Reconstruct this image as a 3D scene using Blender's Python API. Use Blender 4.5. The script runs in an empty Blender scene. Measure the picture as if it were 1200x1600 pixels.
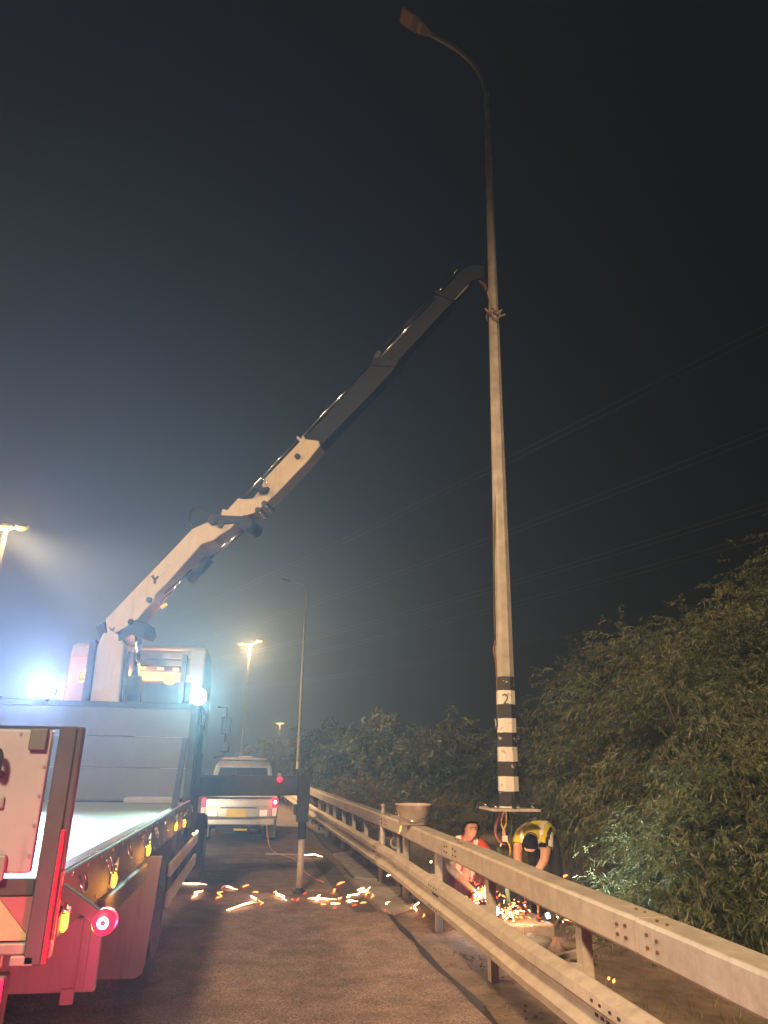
import bpy, bmesh, math, random
import numpy as np
from mathutils import Vector, Matrix
random.seed(7); rng = np.random.default_rng(7)
S = bpy.context.scene
COL = S.collection

# ------------------------------------------------------------------ camera
YAW, PITCH, ROLL, HC, FPX = 9.05, 19.5, 1.0, 1.8, 1110.0
_y, _p, _r = (math.radians(a) for a in (YAW, PITCH, ROLL))
FWD = Vector((math.sin(_y)*math.cos(_p), math.cos(_y)*math.cos(_p), math.sin(_p)))
_rt = Vector((math.cos(_y), -math.sin(_y), 0)); _up = _rt.cross(FWD)
RT = _rt*math.cos(_r) + _up*math.sin(_r); UP = -_rt*math.sin(_r) + _up*math.cos(_r)
cam_d = bpy.data.cameras.new('camera'); cam = bpy.data.objects.new('camera', cam_d); COL.objects.link(cam)
cam_d.sensor_fit = 'VERTICAL'; cam_d.sensor_height = 36.0; cam_d.lens = 36.0*FPX/1600.0
cam_d.clip_start = 0.05; cam_d.clip_end = 3000
m = Matrix((RT, UP, -FWD)).transposed().to_4x4(); m.translation = (0, 0, HC)
cam.matrix_world = m
S.camera = cam

# ------------------------------------------------------------------ world, moon, exposure
W = bpy.data.worlds.new('World'); S.world = W; W.use_nodes = True
wn = W.node_tree.nodes; wl = W.node_tree.links
sky = wn.new('ShaderNodeTexSky'); sky.sky_type = 'NISHITA'; sky.sun_disc = False
SUN_EL, SUN_ROT = math.radians(-2.0), math.radians(330)
sky.sun_elevation = SUN_EL; sky.sun_rotation = SUN_ROT; sky.air_density = 1.0; sky.dust_density = 1.5; sky.ozone_density = 1.2
wl.new(sky.outputs[0], wn['Background'].inputs[0]); wn['Background'].inputs[1].default_value = 0.015
sun_d = bpy.data.lights.new('moon', 'SUN'); sun_d.energy = 0.01; sun_d.angle = math.radians(0.5); sun_d.color = (0.8, 0.88, 1.0)
sun_o = bpy.data.objects.new('moon', sun_d); COL.objects.link(sun_o); sun_o.rotation_euler = (math.radians(50), 0, math.radians(-40))
S.view_settings.view_transform = 'Standard'; S.view_settings.look = 'None'; S.view_settings.exposure = 0.0; S.view_settings.gamma = 1.0
S.cycles.use_denoising = True
try: S.cycles.denoiser = 'OPENIMAGEDENOISE'
except Exception: pass
S.cycles.max_bounces = 6; S.cycles.diffuse_bounces = 3; S.cycles.glossy_bounces = 3; S.cycles.transmission_bounces = 4; S.cycles.volume_bounces = 0; S.cycles.transparent_max_bounces = 6
S.cycles.sample_clamp_indirect = 3.0; S.cycles.caustics_reflective = False; S.cycles.caustics_refractive = False
S.cycles.use_light_tree = True

# ------------------------------------------------------------------ pixel of the photograph -> point of the place (for measuring)
def ray(px, py): return RT*((px-600)/FPX) - UP*((py-800)/FPX) + FWD
CAM = Vector((0, 0, HC))
def atY(px, py, y): v = ray(px, py); return CAM + v*(y/v.y)
def atX(px, py, x): v = ray(px, py); return CAM + v*(x/v.x)
def atZ(px, py, z=0.0): v = ray(px, py); return CAM + v*((z-HC)/v.z)
def atP(px, py, o, n): v = ray(px, py); return CAM + v*((Vector(o)-CAM).dot(n)/v.dot(n))

# ------------------------------------------------------------------ materials
MATS = {}
def mat(name, col, rough=0.6, metal=0.0, var=0.15, scale=8.0, bump=0.0, bscale=60.0, col2=None, spec=None, emit=None, estr=0.0, dirt=0.0, dirtcol=(0.09, 0.07, 0.05), trans=0.0, speckle=0.0, streak=0.0, streakcol=(0.16, 0.08, 0.04)):
    M = bpy.data.materials.new(name); M.use_nodes = True; MATS[name] = M
    n = M.node_tree.nodes; l = M.node_tree.links; b = n['Principled BSDF']
    b.inputs['Roughness'].default_value = rough; b.inputs['Metallic'].default_value = metal
    if spec is not None: b.inputs['Specular IOR Level'].default_value = spec
    if trans: b.inputs['Transmission Weight'].default_value = trans
    if emit:
        b.inputs['Emission Color'].default_value = (*emit, 1); b.inputs['Emission Strength'].default_value = estr
    tc = n.new('ShaderNodeTexCoord')
    t = n.new('ShaderNodeTexNoise'); t.inputs['Scale'].default_value = scale; t.inputs['Detail'].default_value = 6.0; t.inputs['Roughness'].default_value = 0.65
    l.new(tc.outputs['Object'], t.inputs['Vector'])
    r = n.new('ShaderNodeValToRGB'); l.new(t.outputs['Fac'], r.inputs[0])
    c2 = col2 or tuple(c*(1+var) for c in col); c1 = tuple(c*(1-var) for c in col)
    if col2: c1 = col
    r.color_ramp.elements[0].position = 0.35; r.color_ramp.elements[1].position = 0.68
    r.color_ramp.elements[0].color = (*c1, 1); r.color_ramp.elements[1].color = (*c2, 1)
    out = r.outputs[0]
    if dirt > 0:
        t2 = n.new('ShaderNodeTexNoise'); t2.inputs['Scale'].default_value = scale*0.35; t2.inputs['Detail'].default_value = 9.0; t2.inputs['Roughness'].default_value = 0.75
        l.new(tc.outputs['Object'], t2.inputs['Vector'])
        mr = n.new('ShaderNodeMapRange'); mr.inputs[1].default_value = 0.48; mr.inputs[2].default_value = 0.72; mr.inputs[4].default_value = dirt
        l.new(t2.outputs['Fac'], mr.inputs[0])
        mx = n.new('ShaderNodeMix'); mx.data_type = 'RGBA'; l.new(mr.outputs[0], mx.inputs[0]); l.new(out, mx.inputs[6]); mx.inputs[7].default_value = (*dirtcol, 1)
        out = mx.outputs[2]
    if streak > 0:
        mp = n.new('ShaderNodeMapping'); mp.inputs['Scale'].default_value = (6.0, 6.0, 0.5); l.new(tc.outputs['Object'], mp.inputs[0])
        t5 = n.new('ShaderNodeTexNoise'); t5.inputs['Scale'].default_value = 2.2; t5.inputs['Detail'].default_value = 7.0; t5.inputs['Roughness'].default_value = 0.7; l.new(mp.outputs[0], t5.inputs['Vector'])
        m5 = n.new('ShaderNodeMapRange'); m5.inputs[1].default_value = 0.52; m5.inputs[2].default_value = 0.74; m5.inputs[4].default_value = streak; l.new(t5.outputs['Fac'], m5.inputs[0])
        x5 = n.new('ShaderNodeMix'); x5.data_type = 'RGBA'; l.new(m5.outputs[0], x5.inputs[0]); l.new(out, x5.inputs[6]); x5.inputs[7].default_value = (*streakcol, 1); out = x5.outputs[2]
    if speckle > 0:
        t4 = n.new('ShaderNodeTexNoise'); t4.inputs['Scale'].default_value = 70.0; t4.inputs['Detail'].default_value = 3.0
        l.new(tc.outputs['Object'], t4.inputs['Vector'])
        m4 = n.new('ShaderNodeMapRange'); m4.inputs[1].default_value = 0.3; m4.inputs[2].default_value = 0.7; m4.inputs[3].default_value = 1-speckle; m4.inputs[4].default_value = 1+speckle
        l.new(t4.outputs['Fac'], m4.inputs[0]); v4 = n.new('ShaderNodeVectorMath'); v4.operation = 'SCALE'; l.new(out, v4.inputs[0]); l.new(m4.outputs[0], v4.inputs['Scale']); out = v4.outputs[0]
    l.new(out, b.inputs['Base Color'])
    if bump > 0:
        t3 = n.new('ShaderNodeTexNoise'); t3.inputs['Scale'].default_value = bscale; t3.inputs['Detail'].default_value = 4.0
        l.new(tc.outputs['Object'], t3.inputs['Vector'])
        bp = n.new('ShaderNodeBump'); bp.inputs['Strength'].default_value = bump; bp.inputs['Distance'].default_value = 0.01
        l.new(t3.outputs['Fac'], bp.inputs['Height']); l.new(bp.outputs[0], b.inputs['Normal'])
    return M
def emis(name, col, strength):
    M = bpy.data.materials.new(name); M.use_nodes = True; MATS[name] = M
    n = M.node_tree.nodes; l = M.node_tree.links; b = n['Principled BSDF']
    b.inputs['Base Color'].default_value = (*[c*0.5 for c in col], 1); b.inputs['Emission Color'].default_value = (*col, 1); b.inputs['Emission Strength'].default_value = strength
    return M

mat('asphalt', (0.20, 0.15, 0.125), 0.85, var=0.35, scale=3.0, bump=0.6, bscale=90, dirt=0.5, dirtcol=(0.26, 0.20, 0.165), speckle=0.8)
mat('asphalt_dark', (0.085, 0.07, 0.066), 0.8, var=0.3, scale=3.0, bump=0.6, bscale=90, speckle=0.6)
mat('dirt', (0.16, 0.12, 0.085), 0.95, scale=4.0, var=0.35, bump=0.9, bscale=25, dirt=0.6, dirtcol=(0.06, 0.05, 0.04))
mat('verge_soil', (0.06, 0.05, 0.035), 0.95, scale=2.0, var=0.4, bump=0.9, bscale=20)
mat('concrete', (0.3, 0.28, 0.25), 0.9, scale=5.0, var=0.2, bump=0.5, bscale=40, dirt=0.7, dirtcol=(0.14, 0.11, 0.08))
mat('tar', (0.018, 0.017, 0.016), 0.7, scale=10, bump=0.5)
mat('galvanised', (0.47, 0.425, 0.365), 0.5, metal=0.1, scale=9, var=0.12, bump=0.06, bscale=30, dirt=0.7, dirtcol=(0.25, 0.21, 0.17), streak=0.38, streakcol=(0.22, 0.155, 0.11))
mat('rail_slot', (0.03, 0.025, 0.02), 0.8)
mat('rust', (0.12, 0.05, 0.025), 0.85, scale=20, var=0.4)
mat('pole_steel', (0.34, 0.315, 0.28), 0.6, metal=0.2, scale=6, var=0.14, bump=0.05, dirt=0.5, dirtcol=(0.26, 0.2, 0.15))
mat('dark_steel', (0.02, 0.022, 0.03), 0.6, spec=0.25, scale=12, var=0.3, dirt=0.15)
mat('white_paint', (0.68, 0.67, 0.65), 0.45, scale=5, var=0.06, dirt=0.35, dirtcol=(0.36, 0.32, 0.28))
mat('panel_white', (0.27, 0.28, 0.34), 0.5, scale=4, var=0.07, dirt=0.45, dirtcol=(0.17, 0.15, 0.16), bump=0.08, bscale=9, streak=0.5, streakcol=(0.12, 0.09, 0.085))
mat('grey_paint', (0.20, 0.21, 0.22), 0.5, scale=5, var=0.12, dirt=0.4)
mat('rail_paint', (0.04, 0.04, 0.05), 0.75, scale=5, var=0.2, dirt=0.4, bump=0.03, bscale=6)
mat('headboard_paint', (0.07, 0.073, 0.075), 0.55, scale=3, var=0.12, dirt=0.45, bump=0.05, bscale=5)
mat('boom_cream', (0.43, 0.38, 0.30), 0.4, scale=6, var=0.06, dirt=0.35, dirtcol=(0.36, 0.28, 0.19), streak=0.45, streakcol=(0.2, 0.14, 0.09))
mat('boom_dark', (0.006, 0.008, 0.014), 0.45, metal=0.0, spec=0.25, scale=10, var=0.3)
mat('chrome', (0.7, 0.7, 0.7), 0.18, metal=1.0, var=0.05)
mat('rubber', (0.018, 0.018, 0.018), 0.85, scale=20, var=0.3, bump=0.2)
mat('deck_board', (0.105, 0.135, 0.122), 0.6, scale=4, var=0.14, bump=0.1, bscale=18, dirt=0.55, dirtcol=(0.09, 0.11, 0.10))
mat('beige_plate', (0.40, 0.32, 0.22), 0.5, scale=6, var=0.08, dirt=0.3)
mat('plum_plate', (0.22, 0.09, 0.12), 0.5, scale=6, var=0.1)
mat('red_tape', (0.55, 0.02, 0.05), 0.3, var=0.1)
mat('glass_dark', (0.02, 0.022, 0.025), 0.08, spec=0.7, var=0.05)
mat('black_plastic', (0.02, 0.02, 0.022), 0.5, var=0.2)
mat('silver_paint', (0.34, 0.33, 0.31), 0.35, metal=0.4, scale=5, var=0.06, dirt=0.35)
mat('silver_lit', (0.62, 0.58, 0.53), 0.35, scale=5, var=0.06, dirt=0.35)  # paler copy of the pickup's silver: light on the cab put into its colour
mat('cab_paint', (0.36, 0.33, 0.30), 0.4, scale=4, var=0.05, dirt=0.3)
mat('plate_yellow', (0.75, 0.5, 0.05), 0.4, var=0.06)
mat('orange_paint', (0.55, 0.16, 0.03), 0.5, var=0.15)
mat('bark', (0.10, 0.075, 0.05), 0.9, scale=14, var=0.35, bump=0.8)
mat('skin', (0.42, 0.24, 0.16), 0.55, scale=20, var=0.08)
mat('lip_skin', (0.28, 0.12, 0.09), 0.5)
mat('hair', (0.007, 0.006, 0.006), 0.8, spec=0.1, var=0.3, scale=60, bump=0.5, bscale=150)
mat('vest_yellow', (0.52, 0.46, 0.02), 0.75, scale=25, var=0.12, bump=0.3, bscale=30)
mat('vest_red', (0.55, 0.06, 0.03), 0.75, scale=25, var=0.15, bump=0.3, bscale=30)
mat('reflective', (0.85, 0.84, 0.8), 0.35, metal=0.2, var=0.06)
mat('black_cloth', (0.014, 0.014, 0.017), 0.85, scale=20, var=0.3, bump=0.3, bscale=30)
mat('maroon_cloth', (0.10, 0.025, 0.022), 0.85, scale=20, var=0.3, bump=0.3, bscale=30)
mat('pale_cloth', (0.42, 0.36, 0.31), 0.85, scale=20, var=0.2, bump=0.3, bscale=30)
mat('work_glove', (0.30, 0.28, 0.26), 0.8, var=0.2)
mat('tool_body', (0.03, 0.10, 0.10), 0.45, var=0.15)
mat('bucket_plastic', (0.48, 0.41, 0.33), 0.6, scale=6, var=0.15, dirt=0.6, dirtcol=(0.26, 0.19, 0.14))
mat('cable_brown', (0.14, 0.05, 0.03), 0.6); mat('cable_green', (0.03, 0.06, 0.025), 0.7); mat('cable_yellow', (0.5, 0.38, 0.05), 0.5)
mat('cord_pink', (0.6, 0.3, 0.22), 0.7); mat('strap_web', (0.32, 0.24, 0.17), 0.8)
mat('wire', (0.5, 0.48, 0.45), 0.4, metal=0.4)
mat('graffiti_green', (0.05, 0.09, 0.06), 0.6)
mat('logo_dark', (0.03, 0.03, 0.035), 0.5); mat('logo_grey', (0.38, 0.37, 0.36), 0.5)
mat('stone', (0.17, 0.13, 0.10), 0.9, scale=12, var=0.3, bump=0.5)
mat('lens_unlit', (0.5, 0.34, 0.26), 0.25, var=0.05)
emis('lens_white', (0.9, 1.0, 0.97), 60.0)
emis('lens_sodium', (1.0, 0.50, 0.12), 1.8)
emis('lens_head', (1.0, 0.85, 0.65), 20.0)
emis('lens_red', (1.0, 0.01, 0.035), 2.6)
emis('lens_red_hot', (1.0, 0.45, 0.4), 9.0)
emis('lens_red_dim', (1.0, 0.02, 0.12), 1.1)
emis('lens_amber', (1.0, 0.40, 0.02), 7.0)
emis('lens_beacon', (1.0, 0.22, 0.03), 3.0)
emis('spark_white', (1.0, 0.5, 0.22), 14.0)
emis('spark_orange', (1.0, 0.24, 0.05), 5.0)
emis('spark_red', (1.0, 0.1, 0.02), 1.6)
emis('torch_white', (0.75, 0.95, 1.0), 12.0)

def leaf_mat(name, c1, c2, c3, tr=0.25):
    M = bpy.data.materials.new(name); M.use_nodes = True; MATS[name] = M
    n = M.node_tree.nodes; l = M.node_tree.links; b = n['Principled BSDF']
    g = n.new('ShaderNodeNewGeometry'); r = n.new('ShaderNodeValToRGB'); l.new(g.outputs['Random Per Island'], r.inputs[0])
    r.color_ramp.elements[0].color = (*c1, 1); r.color_ramp.elements[1].color = (*c3, 1)
    e = r.color_ramp.elements.new(0.5); e.color = (*c2, 1)
    tc = n.new('ShaderNodeTexCoord'); nz = n.new('ShaderNodeTexNoise'); nz.inputs['Scale'].default_value = 1.3; nz.inputs['Detail'].default_value = 3.0; l.new(tc.outputs['Object'], nz.inputs['Vector'])
    cr = n.new('ShaderNodeValToRGB'); l.new(nz.outputs['Fac'], cr.inputs[0]); cr.color_ramp.elements[0].position = 0.36; cr.color_ramp.elements[1].position = 0.64
    cr.color_ramp.elements[0].color = (0.55, 0.62, 0.50, 1); cr.color_ramp.elements[1].color = (1.3, 1.25, 1.1, 1)
    ml = n.new('ShaderNodeVectorMath'); ml.operation = 'MULTIPLY'; l.new(r.outputs[0], ml.inputs[0]); l.new(cr.outputs[0], ml.inputs[1])
    r = ml
    l.new(r.outputs[0], b.inputs['Base Color']); b.inputs['Roughness'].default_value = 0.55
    t = n.new('ShaderNodeBsdfTranslucent'); l.new(r.outputs[0], t.inputs[0])
    mx = n.new('ShaderNodeMixShader'); mx.inputs[0].default_value = tr
    l.new(b.outputs[0], mx.inputs[1]); l.new(t.outputs[0], mx.inputs[2]); l.new(mx.outputs[0], n['Material Output'].inputs[0])
leaf_mat('leaf_olive', (0.065, 0.09, 0.048), (0.115, 0.145, 0.085), (0.19, 0.20, 0.135))
leaf_mat('leaf_green', (0.06, 0.085, 0.04), (0.105, 0.135, 0.07), (0.18, 0.185, 0.10))
leaf_mat('leaf_dry', (0.16, 0.12, 0.05), (0.22, 0.17, 0.07), (0.12, 0.11, 0.04))

# the painted foot of a lamp pole: black and white bands with uneven brushed edges
def banded(name, z0, step, nb, offs=0.0):
    M = bpy.data.materials.new(name); M.use_nodes = True; MATS[name] = M
    n = M.node_tree.nodes; l = M.node_tree.links; b = n['Principled BSDF']; b.inputs['Roughness'].default_value = 0.6
    tc = n.new('ShaderNodeTexCoord'); sp = n.new('ShaderNodeSeparateXYZ'); l.new(tc.outputs['Object'], sp.inputs[0])
    nz = n.new('ShaderNodeTexNoise'); nz.inputs['Scale'].default_value = 9.0; nz.inputs['Detail'].default_value = 5.0; l.new(tc.outputs['Object'], nz.inputs['Vector'])
    a = n.new('ShaderNodeMath'); a.operation = 'MULTIPLY_ADD'; l.new(nz.outputs['Fac'], a.inputs[0]); a.inputs[1].default_value = 0.015; l.new(sp.outputs['Z'], a.inputs[2])
    s = n.new('ShaderNodeMath'); s.operation = 'SUBTRACT'; l.new(a.outputs[0], s.inputs[0]); s.inputs[1].default_value = z0 + 0.025
    d = n.new('ShaderNodeMath'); d.operation = 'DIVIDE'; l.new(s.outputs[0], d.inputs[0]); d.inputs[1].default_value = step*2
    fr = n.new('ShaderNodeMath'); fr.operation = 'FRACT'; l.new(d.outputs[0], fr.inputs[0])
    gt = n.new('ShaderNodeMath'); gt.operation = 'GREATER_THAN'; l.new(fr.outputs[0], gt.inputs[0]); gt.inputs[1].default_value = 0.5   # 1 = white
    steel = n.new('ShaderNodeTexNoise'); steel.inputs['Scale'].default_value = 7.0; steel.inputs['Detail'].default_value = 8.0; l.new(tc.outputs['Object'], steel.inputs['Vector'])
    rr = n.new('ShaderNodeValToRGB'); l.new(steel.outputs['Fac'], rr.inputs[0]); rr.color_ramp.elements[0].position = .3; rr.color_ramp.elements[1].position = .7
    rr.color_ramp.elements[0].color = (0.25, 0.225, 0.19, 1); rr.color_ramp.elements[1].color = (0.38, 0.35, 0.31, 1)
    m1 = n.new('ShaderNodeMix'); m1.data_type = 'RGBA'; l.new(gt.outputs[0], m1.inputs[0]); m1.inputs[6].default_value = (0.022, 0.021, 0.02, 1); m1.inputs[7].default_value = (0.62, 0.6, 0.57, 1)
    # chipped paint
    ch = n.new('ShaderNodeTexNoise'); ch.inputs['Scale'].default_value = 14.0; ch.inputs['Detail'].default_value = 9.0; l.new(tc.outputs['Object'], ch.inputs['Vector'])
    cg = n.new('ShaderNodeMath'); cg.operation = 'GREATER_THAN'; l.new(ch.outputs['Fac'], cg.inputs[0]); cg.inputs[1].default_value = 0.66
    m2 = n.new('ShaderNodeMix'); m2.data_type = 'RGBA'; l.new(cg.outputs[0], m2.inputs[0]); l.new(m1.outputs[2], m2.inputs[6]); l.new(rr.outputs[0], m2.inputs[7])
    top = n.new('ShaderNodeMath'); top.operation = 'GREATER_THAN'; l.new(s.outputs[0], top.inputs[0]); top.inputs[1].default_value = step*nb
    m3 = n.new('ShaderNodeMix'); m3.data_type = 'RGBA'; l.new(top.outputs[0], m3.inputs[0]); l.new(m2.outputs[2], m3.inputs[6]); l.new(rr.outputs[0], m3.inputs[7])
    l.new(m3.outputs[2], b.inputs['Base Color'])
    return M

# ------------------------------------------------------------------ mesh helpers
class MB:
    """collects shapes; build() links them as ONE mesh object whose coordinates are relative to its root"""
    def __init__(s): s.v = []; s.f = []; s.sm = []
    def add(s, vs, fs, smooth=False):
        o = len(s.v); s.v += [Vector(v) for v in vs]; s.f += [tuple(i+o for i in f) for f in fs]; s.sm += [smooth]*len(fs); return s
    def box(s, a, b):
        x0, y0, z0 = (min(a[i], b[i]) for i in range(3)); x1, y1, z1 = (max(a[i], b[i]) for i in range(3))
        return s.add([(x0,y0,z0),(x1,y0,z0),(x1,y1,z0),(x0,y1,z0),(x0,y0,z1),(x1,y0,z1),(x1,y1,z1),(x0,y1,z1)],
                     [(0,3,2,1),(4,5,6,7),(0,1,5,4),(1,2,6,5),(2,3,7,6),(3,0,4,7)])
    def bar(s, p, q, w, h, up=(0,0,1)):
        p = Vector(p); q = Vector(q); d = (q-p).normalized(); u = Vector(up); sd = d.cross(u)
        if sd.length < 1e-4: sd = d.cross(Vector((0,1,0)))
        sd.normalize(); u = sd.cross(d).normalized()
        vs = []
        for c in (p, q):
            for a, b in ((-1,-1),(1,-1),(1,1),(-1,1)): vs.append(c + sd*(a*w/2) + u*(b*h/2))
        return s.add(vs, [(3,2,1,0),(4,5,6,7),(0,1,5,4),(1,2,6,5),(2,3,7,6),(3,0,4,7)])
    def cyl(s, p, q, r0, r1=None, n=12, smooth=True, caps=True):
        r1 = r0 if r1 is None else r1; p = Vector(p); q = Vector(q); d = (q-p).normalized()
        a = d.cross(Vector((0,0,1)));
        if a.length < 1e-4: a = Vector((1,0,0))
        a.normalize(); b = d.cross(a)
        vs = [c + (a*math.cos(2*math.pi*i/n) + b*math.sin(2*math.pi*i/n))*r for c, r in ((p, r0), (q, r1)) for i in range(n)]
        o = len(s.v); s.add(vs, [((i+1)%n, i, n+i, n+(i+1)%n) for i in range(n)], smooth)
        if caps: s.f += [tuple(o+i for i in range(n)), tuple(o+n+i for i in reversed(range(n)))]; s.sm += [False, False]
        return s
    def tube(s, pts, r, n=8, caps=True):
        pts = [Vector(p) for p in pts]; rs = r if isinstance(r, (list, tuple)) else [r]*len(pts)
        o = len(s.v); vs = []; pa = None
        for i, p in enumerate(pts):
            d = (pts[min(i+1, len(pts)-1)] - pts[max(i-1, 0)]).normalized()
            a = (pa - d*pa.dot(d)) if pa is not None else d.cross(Vector((0.13, 0.2, 1)))
            if a.length < 1e-5: a = Vector((1,0,0))
            a.normalize(); pa = a; b = d.cross(a)
            vs += [p + (a*math.cos(2*math.pi*k/n) + b*math.sin(2*math.pi*k/n))*rs[i] for k in range(n)]
        fs = [(i*n+(k+1)%n, i*n+k, (i+1)*n+k, (i+1)*n+(k+1)%n) for i in range(len(pts)-1) for k in range(n)]
        s.add(vs, fs, True)
        if caps:
            L = len(pts)-1; s.f += [tuple(o+k for k in range(n)), tuple(o+L*n+k for k in reversed(range(n)))]; s.sm += [False, False]
        return s
    def prism(s, poly, ext):
        """poly: 3-D points of a flat outline, extruded by +-ext/2"""
        e = Vector(ext)/2; n = len(poly); P = [Vector(p) for p in poly]
        nrm = Vector((0,0,0))
        for i in range(n): nrm += P[i].cross(P[(i+1)%n])
        if nrm.dot(e) < 0: P = P[::-1]
        return s.add([p-e for p in P] + [p+e for p in P], [tuple(reversed(range(n))), tuple(range(n, 2*n))] + [(i, (i+1)%n, n+(i+1)%n, n+i) for i in range(n)])
    def lathe(s, c, prof, n=24, axis='Z', smooth=True):
        c = Vector(c); vs = []
        ax = {'X': (Vector((0,1,0)), Vector((0,0,1)), Vector((1,0,0))), 'Y': (Vector((0,0,1)), Vector((1,0,0)), Vector((0,1,0))), 'Z': (Vector((1,0,0)), Vector((0,1,0)), Vector((0,0,1)))}[axis]
        for r, h in prof:
            vs += [c + ax[0]*(r*math.cos(2*math.pi*k/n)) + ax[1]*(r*math.sin(2*math.pi*k/n)) + ax[2]*h for k in range(n)]
        fs = [(i*n+k, i*n+(k+1)%n, (i+1)*n+(k+1)%n, (i+1)*n+k) for i in range(len(prof)-1) for k in range(n)]
        return s.add(vs, fs, smooth)
    def sphere(s, c, r, nu=10, nv=6, sc=(1,1,1)):
        c = Vector(c); prof = [(math.sin(math.pi*i/nv), -math.cos(math.pi*i/nv)) for i in range(nv+1)]
        vs = [c + Vector((q*r*sc[0]*math.cos(2*math.pi*k/nu), q*r*sc[1]*math.sin(2*math.pi*k/nu), h*r*sc[2])) for q, h in prof for k in range(nu)]
        return s.add(vs, [(i*nu+k, i*nu+(k+1)%nu, (i+1)*nu+(k+1)%nu, (i+1)*nu+k) for i in range(nv) for k in range(nu)], True)
    def mesh(s, name, m, off=(0,0,0)):
        me = bpy.data.meshes.new(name); o = Vector(off)
        me.from_pydata([v-o for v in s.v], [], s.f); me.polygons.foreach_set('use_smooth', s.sm)
        for mm in (m if isinstance(m, (list, tuple)) else [m]): me.materials.append(MATS[mm] if isinstance(mm, str) else mm)
        me.update(); return me
    def build(s, name, m, parent=None, bevel=0.0, seg=2, local=False):
        off = (0,0,0)
        if parent is not None and not local:
            p = parent; off = Vector((0,0,0))
            while p is not None: off += p.location; p = p.parent
        me = s.mesh(name, m, off); ob = bpy.data.objects.new(name, me); COL.objects.link(ob)
        if parent is not None: ob.parent = parent
        if bevel > 0:
            bv = ob.modifiers.new('bevel', 'BEVEL'); bv.width = bevel; bv.segments = seg; bv.limit_method = 'ANGLE'; bv.angle_limit = math.radians(40)
        return ob
def empty(name, loc=(0,0,0), rz=0.0):
    o = bpy.data.objects.new(name, None); COL.objects.link(o); o.location = loc; o.rotation_euler = (0,0,rz); o.empty_display_size = 0.2; return o
def tag(o, label=None, cat=None, group=None, kind=None):
    if label: o['label'] = label
    if cat: o['category'] = cat
    if group: o['group'] = group
    if kind: o['kind'] = kind
    return o
def copy_tree(o, parent=None):
    c = o.copy(); COL.objects.link(c); c.parent = parent
    for ch in list(o.children): copy_tree(ch, c)
    return c
def lamp(name, kind, loc, power, col, parent=None, size=0.1, aim=None, angle=100, blend=0.5):
    d = bpy.data.lights.new(name, kind); d.energy = power; d.color = col
    if kind == 'POINT': d.shadow_soft_size = size
    if kind == 'SPOT': d.shadow_soft_size = size; d.spot_size = math.radians(angle); d.spot_blend = blend
    if kind == 'AREA': d.size = size; d.shape = 'DISK'
    o = bpy.data.objects.new(name, d); COL.objects.link(o); off = Vector((0,0,0)); p = parent
    while p is not None: off += p.location; p = p.parent
    o.location = Vector(loc)-off
    if aim is not None: o.rotation_euler = Vector(aim).to_track_quat('-Z', 'Y').to_euler()
    if parent is not None: o.parent = parent
    o['kind'] = 'helper'
    return o
def catmull(pts, k=6):
    P = [Vector(p) for p in pts]; P = [P[0]*2-P[1]] + P + [P[-1]*2-P[-2]]; out = []
    for i in range(1, len(P)-2):
        for j in range(k):
            t = j/k; a, b, c, d = P[i-1], P[i], P[i+1], P[i+2]
            out.append(0.5*((2*b) + (c-a)*t + (2*a-5*b+4*c-d)*t*t + (3*b-a-3*c+d)*t**3))
    out.append(P[-2]); return out

# ================================================================== THE GROUND
def sheet(name, xs_fn, ys, zs, m, kind='structure', nx=2, jitter=0.0):
    b = MB(); vs = []
    for y in ys:
        x0, x1 = xs_fn(y)
        for i in range(nx+1):
            x = x0 + (x1-x0)*i/nx; vs.append((x, y, zs(x, y)))
    fs = [(j*(nx+1)+i, j*(nx+1)+i+1, (j+1)*(nx+1)+i+1, (j+1)*(nx+1)+i) for j in range(len(ys)-1) for i in range(nx)]
    b.add(vs, fs, True); o = b.build(name, m); tag(o, kind=kind); return o
def bend(y):      # the road swings gently to the right beyond the pickup
    return 0.0 if y < 40 else 0.0009*(y-40)**2 if y < 140 else 9.0 + 0.18*(y-140)
def edge_x(y):    # right edge of the asphalt
    return np.interp(y, [-40, 6, 8.2, 12.6, 16.4, 21.3, 40], [2.3, 1.83, 1.79, 1.70, 1.65, 1.54, 1.15]) + bend(y)
def rail_x(y):    # line of the barrier posts
    return np.interp(y, [-40, -4, 7, 11, 16, 22, 40], [2.7, 2.25, 2.2, 2.17, 1.99, 1.80, 1.25]) + bend(y)
def noise2(x, y): return math.sin(x*2.1+y*0.7)*0.5 + math.sin(x*0.9-y*1.7+1.3)*0.3 + math.sin(x*4.3+y*3.9)*0.2
ys_far = list(np.arange(-30, 40, 2.0)) + list(np.arange(40, 420, 10.0))
g = sheet('ground', lambda y: (-400, 400), [-300, -100, 0, 100, 300, 700], lambda x, y: -0.35, 'verge_soil', nx=4)
def verge_z(x, y):
    d = x - rail_x(y)
    return 0.0 + 0.02*noise2(x, y) - (0.0 if d < 0.4 else min(0.33, (d-0.4)*0.07)) - 0.012
sheet('verge', lambda y: (edge_x(y)-0.25, edge_x(y)+14.0), list(np.arange(-12, 40, 0.5)) + list(np.arange(40, 200, 10.0)), lambda x, y: (-0.03 if x < edge_x(y)-0.1 else verge_z(x, y)), 'dirt', nx=48)
sheet('road', lambda y: (-24 + bend(y), edge_x(y) + 0.015*math.sin(y*3.1) + 0.02*math.sin(y*1.3)), list(np.arange(-30, 40, 0.4)) + list(np.arange(40, 420, 5.0)), lambda x, y: 0.004, 'asphalt', nx=4)
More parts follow.
